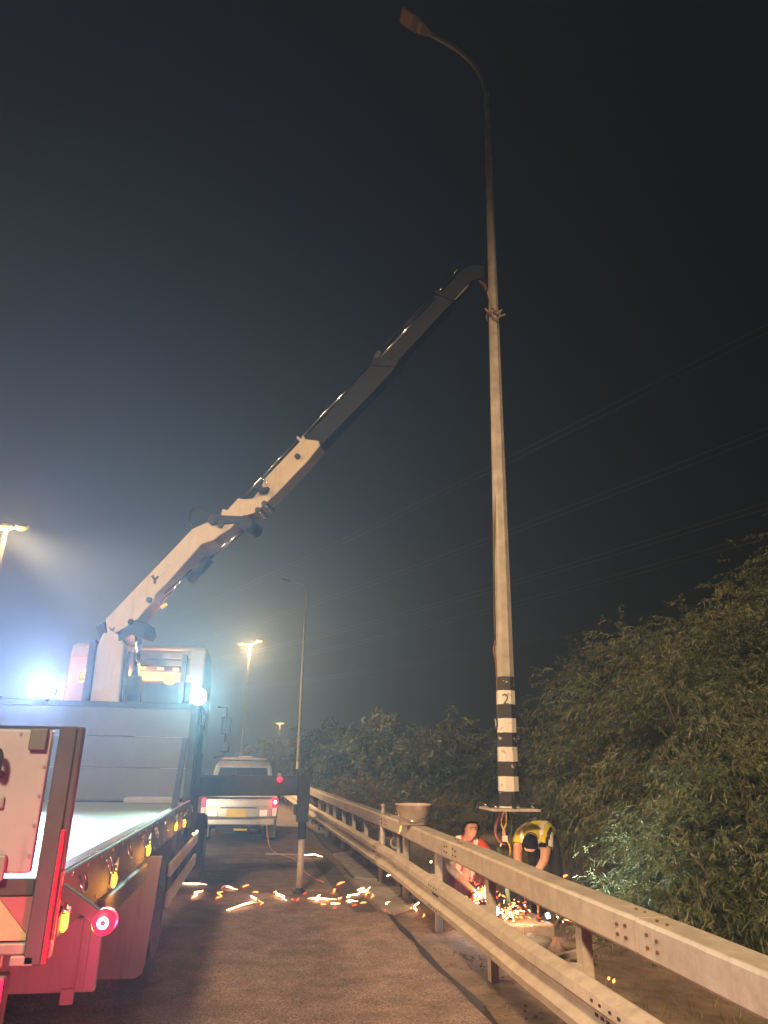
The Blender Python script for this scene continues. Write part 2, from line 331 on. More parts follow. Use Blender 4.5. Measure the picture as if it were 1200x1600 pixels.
# tar seam along the edge of the asphalt
b = MB()
for y0 in np.arange(4.0, 26, 0.5):
    def e(y): return edge_x(y) + 0.015*math.sin(y*3.1) + 0.02*math.sin(y*1.3)
    y1 = y0+0.5; wa, wb = (0.035+0.015*math.sin(y*5.0) for y in (y0, y1))
    b.add([(e(y0)-wa, y0, 0.009), (e(y0)+wa, y0, 0.009), (e(y1)+wb, y1, 0.009), (e(y1)-wb, y1, 0.009)], [(0,1,2,3)], True)
tag(b.build('asphalt_edge_seam', 'tar'), kind='structure')
# darker patch of asphalt beside the outrigger foot
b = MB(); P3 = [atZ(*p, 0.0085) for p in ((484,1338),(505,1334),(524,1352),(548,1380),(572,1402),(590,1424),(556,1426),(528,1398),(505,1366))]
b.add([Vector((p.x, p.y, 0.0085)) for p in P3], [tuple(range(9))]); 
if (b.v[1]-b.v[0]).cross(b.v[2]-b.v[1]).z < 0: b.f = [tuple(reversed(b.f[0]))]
tag(b.build('asphalt_patch', 'asphalt_dark'), kind='structure')

# ---- concrete slabs between asphalt and barrier
slabs = [[(520,1334),(546,1330),(592,1352),(590,1374),(556,1371)], [(547,1372),(590,1377),(594,1378),(626,1380),(628,1399),(590,1405),(575,1392)], [(590,1354),(628,1360),(626,1378),(592,1376)], [(578,1397),(590,1408),(628,1402),(648,1412),(610,1425),(598,1420)]]
for i, pl in enumerate(slabs):
    b = MB(); P3 = [atZ(*p, 0.035) for p in pl]; b.prism([Vector((p.x, p.y, 0.01)) for p in P3], (0, 0, 0.07))
    o = b.build('concrete_slab', 'concrete', bevel=0.012)
    tag(o, ['cracked grey concrete slab at the asphalt edge farthest from the camera', 'broad grey concrete slab with sparks on its edge beside the barrier', 'small grey concrete slab tucked against the barrier posts', 'stained concrete slab nearest the camera under the barrier'][i], 'slab', 'concrete slabs between asphalt and barrier')
# ---- loose stones on the verge: gravel nobody would count
b = MB()
for i in range(900):
    y = rng.uniform(4.0, 16); x = edge_x(y) + 0.03 + abs(rng.normal(0, 0.35)); r = rng.uniform(0.004, 0.012)
    z = verge_z(x, y)
    b.sphere((x, y, z+r*0.3), r, 5, 3, (rng.uniform(.8,1.5), rng.uniform(.8,1.5), rng.uniform(.5,.8)))
for i in range(260):
    y = rng.uniform(4.5, 14); x = rng.uniform(-0.6, edge_x(y)); r = rng.uniform(0.003, 0.008)
    b.sphere((x, y, 0.006+r*0.3), r, 5, 3)
tag(b.build('gravel', 'stone'), 'loose gravel scattered on the verge below the barrier', 'gravel', kind='stuff')

# ================================================================== GUARD BARRIER
root = empty('crash_barrier', (rail_x(8), 8, 0)); BAR = root
tag(root, 'double steel crash barrier with box rail over ribbed rail along the verge', 'barrier')
def rail_pt(y, dx, z): return Vector((rail_x(y)+dx+0.004*math.sin(y*2.7)*math.sin(y*0.9), y, z+0.0025*math.sin(y*1.7+1.0)+0.0012*math.sin(y*5.3)))
def sweep(y0, y1, prof, n=4):
    b = MB(); ys = [y0 + (y1-y0)*i/n for i in range(n+1)]; k = len(prof)
    vs = [rail_pt(y, px, pz) for y in ys for px, pz in prof]
    fs = [(i*k+(j+1)%k, i*k+j, (i+1)*k+j, (i+1)*k+(j+1)%k) for i in range(n) for j in range(k)]
    fs += [tuple(range(k)), tuple(n*k+j for j in reversed(range(k)))]
    b.add(vs, fs); return b
boxp = [(-0.10, 0.83), (-0.115, 0.85), (-0.115, 1.0), (-0.10, 1.02), (0.085, 1.02), (0.10, 1.0), (0.10, 0.85), (0.085, 0.83)]
wf = [(0.0, 0.31), (-0.075, 0.345), (-0.085, 0.40), (-0.01, 0.455), (-0.01, 0.485), (-0.085, 0.54), (-0.075, 0.595), (0.0, 0.63)]
wx = -0.20
wprof = [(wx+x, z) for x, z in wf] + [(wx+x+0.012, z) for x, z in reversed(wf)]
Y0, Y1 = -1.0, 60.0
post_ys = [3.1, 5.1, 7.12, 9.12, 11.08, 12.9, 14.35, 15.75, 17.2, 18.8, 20.25, 22.1] + list(np.arange(24, 60, 2.0)) + [1.1]
seg = [1.1-2.4, 4.15, 8.15, 12.15, 16.2, 20.2, 24.2, 28.2, 32.2, 36.2, 40.2, 48, 56]
for i in range(len(seg)-1):
    a, c = seg[i]+0.003, seg[i+1]-0.003
    off = 0.002 if i % 2 else 0.0
    sweep(a, c, [(x+off, z+off) for x, z in boxp], n=14).build('top_rail', 'galvanised', root, bevel=0.006)
    sweep(a, c + 0.15, [(x-(0.004 if i % 2 else 0), z+(0.002 if i % 2 else 0)) for x, z in wprof], n=14).build('ribbed_rail', 'galvanised', root)
def post_mesh():
    b = MB(); b.box((-0.035, -0.05, -0.25), (-0.027, 0.05, 0.829)); b.box((0.027, -0.05, -0.25), (0.035, 0.05, 0.829)); b.box((-0.027, -0.05, -0.25), (0.027, -0.04, 0.829))
    return b.mesh('post', 'galvanised')
pm = post_mesh(); bm_ = MB(); bm_.box((-0.185, -0.045, 0.36), (-0.036, 0.045, 0.58)); spm = bm_.mesh('spacer', 'galvanised')
for y in post_ys:
    for nm, me in (('post', pm), ('spacer_block', spm)):
        o = bpy.data.objects.new(nm, me); COL.objects.link(o); o.parent = root; o.location = rail_pt(y, 0, 0) - root.location
# bolts and slots at each joint
for i, y in enumerate(seg[1:8]):
    b = MB(); dx = -0.115-0.006
    for dy in (-0.22, -0.12, 0.12, 0.22):
        for z in ((0.90, 0.96) if abs(dy) < 0.2 else (0.90, 0.95)):
            p = rail_pt(y+dy, -0.125, z); b.cyl(p, p+Vector((0.02, 0, 0)), 0.009, n=8)
        p = rail_pt(y+dy, -0.02+0.03*(1 if dy > 0 else -1), 1.018); b.cyl(p, p+Vector((0, 0, 0.012)), 0.009, n=8)
    tag(b.build('joint_bolts', 'rust', root), kind='stuff')
    b = MB()
    for dy in (-0.16, -0.06, 0.06, 0.16):
        for z, xx in ((0.372, wx-0.083), (0.568, wx-0.083)):
            p = rail_pt(y+dy+0.1, xx-0.004, z); b.box(p-Vector((0.002, 0.012, 0.007)), p+Vector((0.004, 0.012, 0.007)))
    for dy in (-0.1, -0.03, 0.04, 0.11):
        p = rail_pt(y+dy+0.25, wx-0.014, 0.47); b.box(p-Vector((0.006, 0.016, 0.008)), p+Vector((0.004, 0.016, 0.008)))
    tag(b.build('rail_slots', 'rail_slot', root), kind='stuff')

LA, LB, LC, LD, LP1, LP2, LBELT = 2500.0, 9000.0, 2500.0, 5000.0, 15000.0, 50000.0, 32000.0
LPOS1 = (-14.0, 8.0, 0.0); LPOS2 = (-5.0, -13.0, 0.0)
TORCH, TORCH2 = 26.0, 280.0
HAZE, HAZE_G = 0.006, 0.60
HAZE_COL = (0.50, 0.69, 1.0)
WORK = 3900.0
HEAD = 380.0
# ================================================================== CRANE TRUCK
XR, XL = -0.78, -3.23
root = empty('crane_truck', (-2.0, 8.0, 0.0)); TR = root
tag(root, 'flatbed crane truck with pale deck, cream loader boom and lit work lamps', 'truck')
YB, YF = 3.45, 9.4            # rear and front of the bed
# deck boards (each a piece), bearers below
nb = 17; bw = (YF-YB-0.06)/nb
b = MB(); b.box((XL+0.06, 0.002, 0), (XR-0.075, bw-0.002, 0.035)); dm = b.mesh('deck_board', 'deck_board')
for i in range(nb):
    o = bpy.data.objects.new('deck_board', dm); COL.objects.link(o); o.parent = root
    o.location = Vector((0, YB+0.05+i*bw, 1.285 + 0.0006*((i*7) % 3))) - root.location
b = MB(); b.box((XL+0.05, YB+0.03, 1.16), (XR-0.07, YF, 1.283)); b.build('deck_frame', 'grey_paint', root)
# side rails
def side_rail(x0, x1):
    b = MB(); b.box((x0, YB+0.02, 1.10), (x1, YF+0.1, 1.345)); return b.build('side_rail', 'rail_paint', root, bevel=0.012)
sr = side_rail(XR-0.07, XR); side_rail(XL, XL+0.06)
b = MB(); b.box((XR-0.068, YB+0.05, 1.346), (XR-0.01, YF, 1.352)); b.build('rail_cap', 'chrome', root)
for y in np.arange(YB+0.35, YF, 0.62):       # rope eyes under the rail
    b = MB(); pts = [(XR+0.012, y-0.05, 1.30), (XR+0.03, y-0.05, 1.25), (XR+0.035, y, 1.225), (XR+0.03, y+0.05, 1.25), (XR+0.012, y+0.05, 1.30)]
    b.tube(catmull(pts, 4), 0.007, 6); b.build('rope_eye', 'chrome', root)
# rear: corner post, tailgate, beams, chevron plate
b = MB(); b.box((-0.862, YB-0.06, 1.03), (-0.79, YB+0.01, 1.93)); b.box((-0.79, YB-0.05, 1.05), (-0.765, YB+0.0, 1.93)); post = b.build('corner_post', 'rail_paint', root, bevel=0.008)
b = MB(); b.box((-0.789, YB-0.068, 1.04), (-0.776, YB-0.052, 1.52)); b.box((-0.764, YB-0.06, 1.12), (-0.758, YB-0.04, 1.36)); b.build('red_stripe', 'red_tape', post)
b = MB(); b.box((XL, YB-0.06, 1.03), (XL+0.07, YB+0.01, 1.93)); b.build('corner_post', 'rail_paint', root, bevel=0.008)
b = MB(); b.box((XL+0.09, YB-0.045, 1.355), (-0.892, YB-0.005, 1.915)); tg = b.build('tailgate', 'panel_white', root, bevel=0.008)
b = MB(); b.box((XL+0.09, YB-0.05, 1.917), (-0.86, YB, 1.928)); b.build('top_edge', 'chrome', tg)
b = MB(); b.tube(catmull([(-1.30, YB-0.05, 1.82), (-1.30, YB-0.11, 1.83), (-1.11, YB-0.11, 1.83), (-1.068, YB-0.11, 1.81), (-1.065, YB-0.11, 1.75), (-1.066, YB-0.05, 1.73)], 5), 0.014, 8); b.build('handle', 'black_plastic', tg)
b = MB(); b.box((-1.30, YB-0.062, 1.60), (-1.035, YB-0.046, 1.645)); b.build('latch_plate', 'grey_paint', tg, bevel=0.004)
b = MB(); b.box((-1.30, YB-0.075, 1.33), (-0.985, YB-0.046, 1.425)); b.build('hinge_block', 'grey_paint', tg, bevel=0.006)
b = MB(); b.box((-0.975, YB-0.07, 1.83), (-0.905, YB-0.046, 1.918)); b.build('lock_plate', 'headboard_paint', tg, bevel=0.005)
b = MB()
for xx in np.arange(-1.5, -0.9, 0.12):
    for zz in (1.385, 1.895): b.cyl((xx, YB-0.052, zz), (xx, YB-0.045, zz), 0.007, n=6)
for zz in np.arange(1.42, 1.88, 0.115): b.cyl((-0.905, YB-0.052, zz), (-0.905, YB-0.045, zz), 0.007, n=6)
tag(b.build('rivets', 'grey_paint', tg), kind='stuff')
b = MB()
for yy in np.arange(YB+0.2, YF, 0.31):
    for zz in (1.135, 1.32): b.cyl((XR-0.002, yy, zz), (XR+0.006, yy, zz), 0.009, n=6)
tag(b.build('bolt_heads', 'grey_paint', sr), kind='stuff')
b = MB(); b.box((XL, YB-0.03, 1.272), (-0.87, YB+0.02, 1.334)); b.box((XL, YB+0.0, 1.10), (-0.865, YB+0.03, 1.27)); b.build('rear_beam', 'rail_paint', root, bevel=0.005)
b = MB(); b.prism([(-1.9, YB-0.03, 1.115), (-0.868, YB-0.03, 1.115), (-0.868, YB-0.03, 1.135), (-0.998, YB-0.03, 1.268), (-1.9, YB-0.03, 1.268)], (0, 0.012, 0)); ch = b.build('hazard_plate', 'beige_plate', root)
b = MB(); b.prism([(-0.995, YB-0.03, 1.269), (-0.866, YB-0.03, 1.138), (-0.866, YB-0.03, 1.269)], (0, 0.012, 0)); b.build('hazard_stripe', 'plum_plate', ch)
b = MB(); b.box((-2.2, YB-0.05, 1.068), (-0.86, YB-0.005, 1.108)); b.box((-0.91, YB-0.06, 1.030), (-0.82, YB-0.01, 1.066)); b.build('bumper_bar', 'grey_paint', root, bevel=0.006)
b = MB(); b.box((-1.6, YB-0.02, 1.012), (-0.955, YB+0.02, 1.064)); b.build('number_board', 'panel_white', root, bevel=0.004)
b = MB(); b.box((-1.15, YB-0.075, 0.80), (-0.905, YB-0.01, 1.006)); tl = b.build('tail_lamp', 'black_plastic', root, bevel=0.01)
b = MB(); b.box((-1.135, YB-0.085, 0.815), (-0.912, YB-0.076, 0.996)); b.build('lens', 'lens_red_dim', tl, bevel=0.003)
# marker lamp on a rubber stalk
pl = atY(163, 1440, YB-0.05)
b = MB(); b.bar((-0.765, YB-0.03, 1.295), pl + Vector((-0.03, 0, 0.02)), 0.035, 0.05); st = b.build('stalk', 'rubber', root, bevel=0.006)
b = MB(); b.lathe(pl, [(0.0, -0.03), (0.040, -0.03), (0.048, -0.01), (0.048, 0.03), (0.0, 0.03)], 20, 'Y'); ml = b.build('marker_lamp', 'lens_red', st)
ml.location = (0, 0, 0)
b = MB(); b.lathe(pl, [(0.010, -0.032), (0.012, -0.037), (0.021, -0.037), (0.023, -0.032)], 16, 'Y'); b.build('lens', 'lens_red_hot', st)
lamp('marker_light', 'POINT', pl + Vector((0.02, -0.22, -0.06)), 34.0, (1.0, 0.02, 0.10), root, 0.03)
lamp('marker_light', 'POINT', pl + Vector((0.13, 0.14, -0.05)), 26.0, (1.0, 0.03, 0.10), root, 0.03)
# amber side markers with curled hook brackets
amb = [(100, 1440, 3.6), (178, 1375, None), (232, 1328, None), (275, 1291, None), (288, 1286, None)]
for k, (px, py, _) in enumerate(amb):
    p = atX(px, py, XR+0.02)
    b = MB(); b.sphere(p, 0.03, 12, 8, (0.55, 0.8, 1.35)); o = b.build('side_marker', 'lens_amber', root)
    b = MB(); b.prism([p+Vector((-0.02, dy, dz)) for dy, dz in ((-0.04, -0.05), (0.04, -0.05), (0.045, 0.03), (0.0, 0.06), (-0.045, 0.03))], (0.02, 0, 0)); b.build('lamp_housing', 'black_plastic', o, bevel=0.004)
    b = MB(); q = p + Vector((0.0, 0.0, 0.045)); b.tube([q + Vector((0.0, 0.028*math.cos(t), 0.028*math.sin(t))) for t in np.linspace(-1.6, 3.6, 12)], 0.007, 6); b.build('hook', 'chrome', o)
    b = MB(); b.prism([p+Vector((-0.012, 0.05, 0.075)), p+Vector((-0.012, 0.14, 0.10)), p+Vector((-0.012, 0.13, -0.05)), p+Vector((-0.012, 0.06, -0.05))], (0.006, 0, 0)); b.build('reflector_plate', 'white_paint', o)
    lamp('marker_light', 'POINT', p + Vector((0.10, -0.05, -0.03)), 5.0 if k < 3 else 2.5, (1.0, 0.36, 0.03), root, 0.02)
# white under-run panels and mud flap
b = MB(); b.box((XL+0.1, 4.32, 0.70), (-0.735, 4.36, 1.03)); ur = b.build('under_run_panel', 'panel_white', root, bevel=0.01)
for x in (-0.83, -0.79, -1.15):
    b = MB(); b.box((x-0.003, 4.314, 0.705), (x+0.003, 4.319, 1.025)); b.build('panel_seam', 'grey_paint', ur)
b = MB(); b.box((-0.89, 4.30, 0.655), (-0.83, 4.33, 0.72)); b.build('tab', 'panel_white', ur)
b = MB(); b.prism([(-1.45, 6.33, 0.27), (-0.80, 6.33, 0.27), (-0.755, 6.33, 0.30), (-0.74, 6.33, 0.36), (-0.70, 6.33, 1.09), (-1.45, 6.33, 1.09)], (0, 0.015, 0)); b.build('mud_flap', 'panel_white', root)
b = MB(); b.box((-0.79, 4.4, 0.98), (-0.75, 5.9, 1.095)); b.build('side_panel', 'rail_paint', root, bevel=0.01)
# wheels
def wheel(x, y, r, w, dual=False):
    b = MB(); sgn = 1 if x > -2 else -1
    b.lathe((x, y, r), [(r*0.55, -w/2), (r*0.93, -w/2), (r, -w*0.36), (r, w*0.36), (r*0.93, w/2), (r*0.55, w/2)], 32, 'X'); t = b.build('wheel', 'rubber', root)
    b = MB(); b.lathe((x, y, r), [(0.0, w*0.22*sgn), (r*0.22, w*0.22*sgn), (r*0.25, w*0.05*sgn), (r*0.5, w*0.12*sgn), (r*0.56, w*0.5*sgn)], 24, 'X'); b.build('rim', 'grey_paint', t)
for x in (-0.93, -3.08):
    wheel(x, 7.15, 0.5, 0.30); wheel(x, 12.75, 0.5, 0.31)
b = MB(); b.box((-2.4, 3.9, 0.72), (-2.3, 14.2, 0.98)); b.box((-1.7, 3.9, 0.72), (-1.6, 14.2, 0.98))
for y in (4.3, 6.0, 8.0, 10.2, 13.5): b.box((-2.299, y, 0.75), (-1.701, y+0.12, 0.95))
b.cyl((-3.0, 7.15, 0.5), (-1.0, 7.15, 0.5), 0.07); b.cyl((-3.0, 12.75, 0.5), (-1.0, 12.75, 0.5), 0.07)
b.build('chassis', 'dark_steel', root)
for z0, z1 in ((0.47, 0.60), (0.74, 0.86)):
    b = MB(); b.box((-0.80, 7.85, z0), (-0.765, 11.0, z1)); b.build('side_guard_bar', 'white_paint', root, bevel=0.01)
for y in (7.95, 8.9, 10.4):
    b = MB(); b.box((-0.85, y, 0.45), (-0.802, y+0.07, 1.15)); b.build('side_guard_upright', 'rail_paint', root)
b = MB(); b.cyl((-1.15, 8.2, 0.72), (-1.15, 10.6, 0.72), 0.26, n=20); b.build('fuel_tank', 'dark_steel', root)
# headboard, frame posts, stanchions, work lamps
b = MB()
b.box((XL, 9.50, 1.30), (XL+0.08, 9.60, 2.50)); b.box((XR-0.10, 9.50, 1.30), (XR-0.02, 9.60, 2.52)); b.box((XL+0.081, 9.51, 2.40), (XR-0.101, 9.58, 2.47)); b.build('headboard_frame', 'dark_steel', root, bevel=0.006)
for z0, z1, dy in ((1.33, 1.70, 0.0), (1.704, 2.06, 0.006), (2.064, 2.40, 0.0)):
    b = MB(); b.box((XL+0.082, 9.525+dy, z0), (XR-0.103, 9.55+dy, z1)); b.build('headboard_panel', 'headboard_paint', root, bevel=0.008)
b = MB(); b.prism([(-1.48, 9.05, 1.325), (-0.90, 9.05, 1.325), (-0.88, 9.3, 1.325), (-1.40, 9.4, 1.325)], (0, 0, 0)) if False else b.box((-1.50, 9.1, 1.323), (-0.88, 9.44, 1.385)); b.build('timber_pad', 'grey_paint', root, bevel=0.01)
b = MB(); b.bar(atX(271, 1268, XR-0.04), atX(290, 1155, XR-0.06), 0.06, 0.06); b.build('stanchion', 'dark_steel', root, bevel=0.006)
b = MB(); b.box((-0.93, 9.95, 1.0), (-0.79, 10.5, 2.25)); b.box((-0.90, 10.5, 1.0), (-0.82, 11.2, 1.9)); b.build('valve_box', 'dark_steel', root, bevel=0.015)
for k in range(5):
    b = MB(); x = -0.88+0.02*k; b.tube(catmull([(x, 10.0+0.1*k, 2.2), (x+0.03, 9.95+0.1*k, 2.5-0.03*k), (x-0.02, 10.1+0.1*k, 2.62-0.05*k), (x, 10.3+0.1*k, 2.2)], 5), 0.012, 6); b.build('hydraulic_hose', 'rubber', root)
for px, py, s in ((73, 1078, 1.0), (310, 1088, 0.5)):
    p = atY(px, py, 9.42)
    b = MB(); b.box((p.x-0.012, 9.44, 2.44), (p.x+0.012, 9.53, p.z-0.05)); br = b.build('lamp_bracket', 'dark_steel', root)
    b = MB(); b.lathe(p, [(0.0, 0.10), (0.05, 0.09), (0.105, 0.02), (0.105, -0.012), (0.10, -0.012), (0.098, 0.0)], 24, 'Y'); wlm = b.build('work_lamp', 'black_plastic', root)
    b = MB(); b.lathe(p, [(0.0, -0.012), (0.06, -0.010), (0.098, 0.004)], 24, 'Y'); b.build('lens', 'lens_white', wlm)
    lamp('work_light', 'SPOT', p + Vector((0, -0.03, 0)), WORK*s, (0.68, 0.76, 1.0) if s == 1.0 else (0.66, 1.0, 0.82), root, 0.09, aim=(-0.05, -1, 0.16), angle=106, blend=1.0)
# cab
cabp = [(12.3, 0.95), (12.3, 3.35), (12.38, 3.55), (12.6, 3.62), (13.6, 3.60), (14.05, 3.2), (14.45, 2.2), (14.5, 0.75), (13.4, 0.75), (13.2, 1.10), (12.4, 1.10)]
b = MB(); b.prism([(-2.08, y, z) for y, z in cabp], (2.16, 0, 0)); cab = b.build('cab', 'cab_paint', root, bevel=0.09, seg=4)
b = MB(); b.box((-2.30, 12.285, 2.55), (-1.2, 12.297, 3.0)); b.build('rear_window', 'glass_dark', cab, bevel=0.004)
for z in (3.12, 3.36, 3.50):
    b = MB(); b.box((-2.9, 12.25, z), (-1.25, 12.298, z+0.035)); b.build('roof_rib', 'cab_paint', cab, bevel=0.008)
b = MB(); b.box((-2.32, 12.10, 3.14), (-1.28, 12.16, 3.235)); rk = b.build('lamp_bar', 'dark_steel', cab, bevel=0.006)
for x in (-2.2, -1.96, -1.68, -1.44):
    b = MB(); b.box((x-0.05, 12.085, 3.165), (x+0.05, 12.099, 3.205)); b.build('lens', 'lens_unlit', rk)
b = MB(); b.box((-1.36, 12.08, 2.45), (-1.28, 12.2, 3.42)); b.box((-2.9, 12.12, 2.96), (-1.37, 12.16, 3.0)); b.build('rear_frame', 'dark_steel', cab, bevel=0.006)
p = atY(265, 1065, 12.05)
b = MB(); b.sphere(p, 0.055, 12, 8, (1.5, 0.8, 0.8)); b.build('amber_beacon', 'lens_amber', cab)
lamp('beacon_light', 'POINT', p + Vector((0, -0.10, 0.02)), 22, (1.0, 0.34, 0.06), root, 0.05)
lamp('beacon_light', 'POINT', Vector((-1.9, 12.0, 3.08)), 26, (1.0, 0.30, 0.06), root, 0.05)
p = atY(133, 1055, 12.2)
b = MB(); b.lathe(p, [(0.0, 0.10), (0.05, 0.09), (0.075, 0.02), (0.075, -0.08), (0.09, -0.085), (0.09, -0.11), (0.0, -0.11)], 16, 'Z'); bc = b.build('rotating_beacon', 'lens_beacon', cab)
b = MB(); b.cyl(p+Vector((0,0,-0.11)), (p.x, 12.35, 3.0), 0.02, n=8); b.build('beacon_bracket', 'dark_steel', cab)
lamp('beacon_light', 'POINT', p + Vector((0, -0.14, 0)), 12, (1.0, 0.16, 0.05), root, 0.05)
for a, c, in (((347, 1120), (360, 1147)), ((344, 1160), (357, 1175))):
    p0 = atY(*a, 14.0); p1 = atY(*c, 14.0); b = MB(); b.box((p0.x, 13.95, p1.z), (p1.x, 14.07, p0.z)); mi = b.build('mirror', 'black_plastic', cab, bevel=0.02)
b = MB(); b.tube([(-0.84, 14.1, 2.75), (-0.66, 14.03, 2.75), (-0.65, 14.02, 1.9), (-0.84, 14.1, 1.85)], 0.015, 6); b.build('mirror_arm', 'black_plastic', cab)
for x in (-1.25, -2.9):
    b = MB(); b.lathe((x, 14.50, 0.95), [(0.0, 0.03), (0.09, 0.025), (0.11, 0.0), (0.11, -0.04)], 18, 'Y'); b.build('headlamp', 'lens_head', cab)
    lamp('headlight', 'SPOT', (x, 14.57, 0.95), HEAD, (1.0, 0.80, 0.55), root, 0.08, aim=(0.06, 1, 0.06), angle=80, blend=0.8)
# ---------------- loader crane
C0 = Vector((-2.25, 11.6, 0)); T0 = Vector((3.10, 9.32, 0)); dv = (T0-C0).normalized(); NV = Vector((-dv.y, dv.x, 0))
def bp(px, py): return atP(px, py, C0, NV)
def plate(name, poly, thick, m, parent, bevel=0.01, off=0.0):
    b = MB(); b.prism([bp(*q) + NV*off for q in poly], NV*thick); return b.build(name, m, parent, bevel=bevel)
def rod(name, a, c, r, m, parent, off=0.0, r1=None):
    b = MB(); b.cyl(bp(*a)+NV*off, bp(*c)+NV*off, r, r1, n=14); return b.build(name, m, parent)
b = MB(); b.box((-2.75, 11.2, 0.99), (-1.5, 12.0, 1.75)); b.box((-2.62, 11.3, 1.751), (-1.9, 11.9, 2.3)); b.build('crane_base', 'dark_steel', root, bevel=0.03)
b = MB(); b.prism([(-2.53, 0, 2.0), (-2.10, 0, 2.0), (-2.16, 0, 3.45), (-2.28, 0, 3.62), (-2.50, 0, 3.62), (-2.56, 0, 3.4)], (0, 0.36, 0))
for v in b.v: v.y += 11.6
colm = b.build('crane_column', 'boom_cream', root, bevel=0.03)
b = MB(); b.box((-2.66, 11.38, 2.0), (-2.565, 11.8, 3.5)); b.box((-2.10, 11.42, 2.0), (-2.05, 11.78, 3.35)); b.build('column_cheek', 'dark_steel', colm, bevel=0.01)
plate('column_link', [(160,982),(170,1013),(182,1011),(216,994),(230,1001),(236,992),(233,978),(222,971),(206,982),(189,993),(178,1001),(172,974)], 0.34, 'boom_dark', root)
rod('lift_cylinder', (209,1097), (213,1058), 0.115, 'dark_steel', root, -0.05); rod('lift_rod', (213,1060), (221,985), 0.055, 'chrome', root, -0.05)
main = plate('main_boom', [(172.7,971),(298.7,840),(308,830),(336,818),(352,814),(375,822),(366,831),(350,841),(340,849),(322,855),(312,866),(270.7,912.7),(251,932),(247,944),(236,955),(222,972),(212,981),(189,991),(177,1000)], 0.30, 'boom_cream', root, 0.02)
for q, r in (((214,975), 0.045), ((242,941), 0.045), ((352,826), 0.045)):
    b = MB(); b.cyl(bp(*q)-NV*0.19, bp(*q)+NV*0.19, r, n=14); b.build('pivot_pin', 'dark_steel', main)
# maker's mark on the boom side: a dark forked sign and a short grey line of worn lettering
for poly, mm in (([(244,904),(248,902),(250,907),(254,903),(257,905),(252,910),(252,915),(248,916),(248,910)], 'logo_dark'), ([(255,900),(261,893),(265,897),(259,904)], 'logo_grey'), ([(262,894),(272,884),(275,887),(265,898)], 'logo_grey'), ([(178,981),(183,985),(189,982),(186,990),(182,988)], 'logo_dark')):
    plate('boom_mark', poly, 0.003, mm, main, 0.0, -0.153)
rod('knuckle_cylinder', (298,908), (329,873), 0.085, 'boom_dark', root, -0.03); rod('knuckle_rod', (326,876), (386,826), 0.032, 'chrome', root, -0.03)
rod('hydraulic_pipe', (256,944), (300,898), 0.012, 'chrome', root, -0.1); rod('hydraulic_pipe', (262,930), (304,893), 0.012, 'boom_dark', root, -0.1)
lk = plate('knuckle_link', [(336,812),(344,810),(386,812),(398,817),(400,828),(390,835),(382,828),(376,822),(348,825),(338,824)], 0.36, 'boom_dark', root)
b = MB(); b.cyl(bp(391,823)-NV*0.21, bp(391,823)+NV*0.21, 0.12, n=18); b.cyl(bp(341,818)-NV*0.2, bp(341,818)+NV*0.2, 0.08, n=18); b.build('link_pin', 'boom_dark', lk)
outer = plate('outer_boom', [(349,814),(353,799),(361,801),(378,782),(383,784),(400,783),(412,768),(418,753),(474,694),(480,691),(502,694),(504,702),(483,728),(437,776),(418,793),(402,806),(388,811),(377,814)], 0.27, 'boom_cream', root, 0.015)
for q in ((409,802), (419,792), (470,719)):
    b = MB(); b.cyl(bp(*q)-NV*0.17, bp(*q)+NV*0.17, 0.045, n=14); b.build('pivot_pin', 'chrome' if q[0] < 430 else 'dark_steel', outer)
plate('lug', [(472,694),(466,688),(468,685),(474,690),(476,684),(480,688),(478,695)], 0.2, 'boom_cream', outer, 0.005)
plate('valve_block', [(404,770),(412,762),(420,769),(427,768),(424,776),(416,777)], 0.12, 'boom_dark', outer, 0.005, -0.16)
for k in range(3):
    b = MB(); b.tube(catmull([bp(384+2*k,783)-NV*0.15, bp(396+3*k,778-2*k)-NV*0.2, bp(406,772-2*k)-NV*0.2], 5), 0.014, 6); b.build('hydraulic_hose', 'rubber', outer)
b = MB(); b.tube([bp(382,782)-NV*0.1, bp(410,752)-NV*0.1, bp(416,752)-NV*0.14, bp(425,763)-NV*0.2], 0.012, 6); b.build('guard_loop', 'chrome', outer)
rod('extension_cylinder', (384,784), (474,690), 0.06, 'boom_dark', root, 0.02); rod('pipe', (402,762), (466,692), 0.010, 'chrome', root, -0.1)
b = MB(); b.tube(catmull([bp(306,833), bp(296,812), bp(300,797), bp(312,793), bp(325,800), bp(334,810), bp(341,817)], 6), 0.016, 6); b.build('hydraulic_hose', 'rubber', root)
# telescopic sections
ex = []
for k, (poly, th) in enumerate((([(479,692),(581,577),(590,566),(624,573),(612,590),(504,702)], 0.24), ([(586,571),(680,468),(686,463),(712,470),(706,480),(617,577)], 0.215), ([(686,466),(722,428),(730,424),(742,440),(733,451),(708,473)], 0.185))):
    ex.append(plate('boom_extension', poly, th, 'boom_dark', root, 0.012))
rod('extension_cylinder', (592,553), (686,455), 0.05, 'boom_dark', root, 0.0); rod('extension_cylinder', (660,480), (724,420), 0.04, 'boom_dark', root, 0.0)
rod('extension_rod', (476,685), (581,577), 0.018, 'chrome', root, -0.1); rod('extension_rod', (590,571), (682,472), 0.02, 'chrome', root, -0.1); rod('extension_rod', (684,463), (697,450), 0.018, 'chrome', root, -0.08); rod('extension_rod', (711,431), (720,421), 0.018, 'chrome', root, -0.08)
rod('edge_strip', (712,474), (733,452), 0.012, 'pole_steel', root, -0.1)
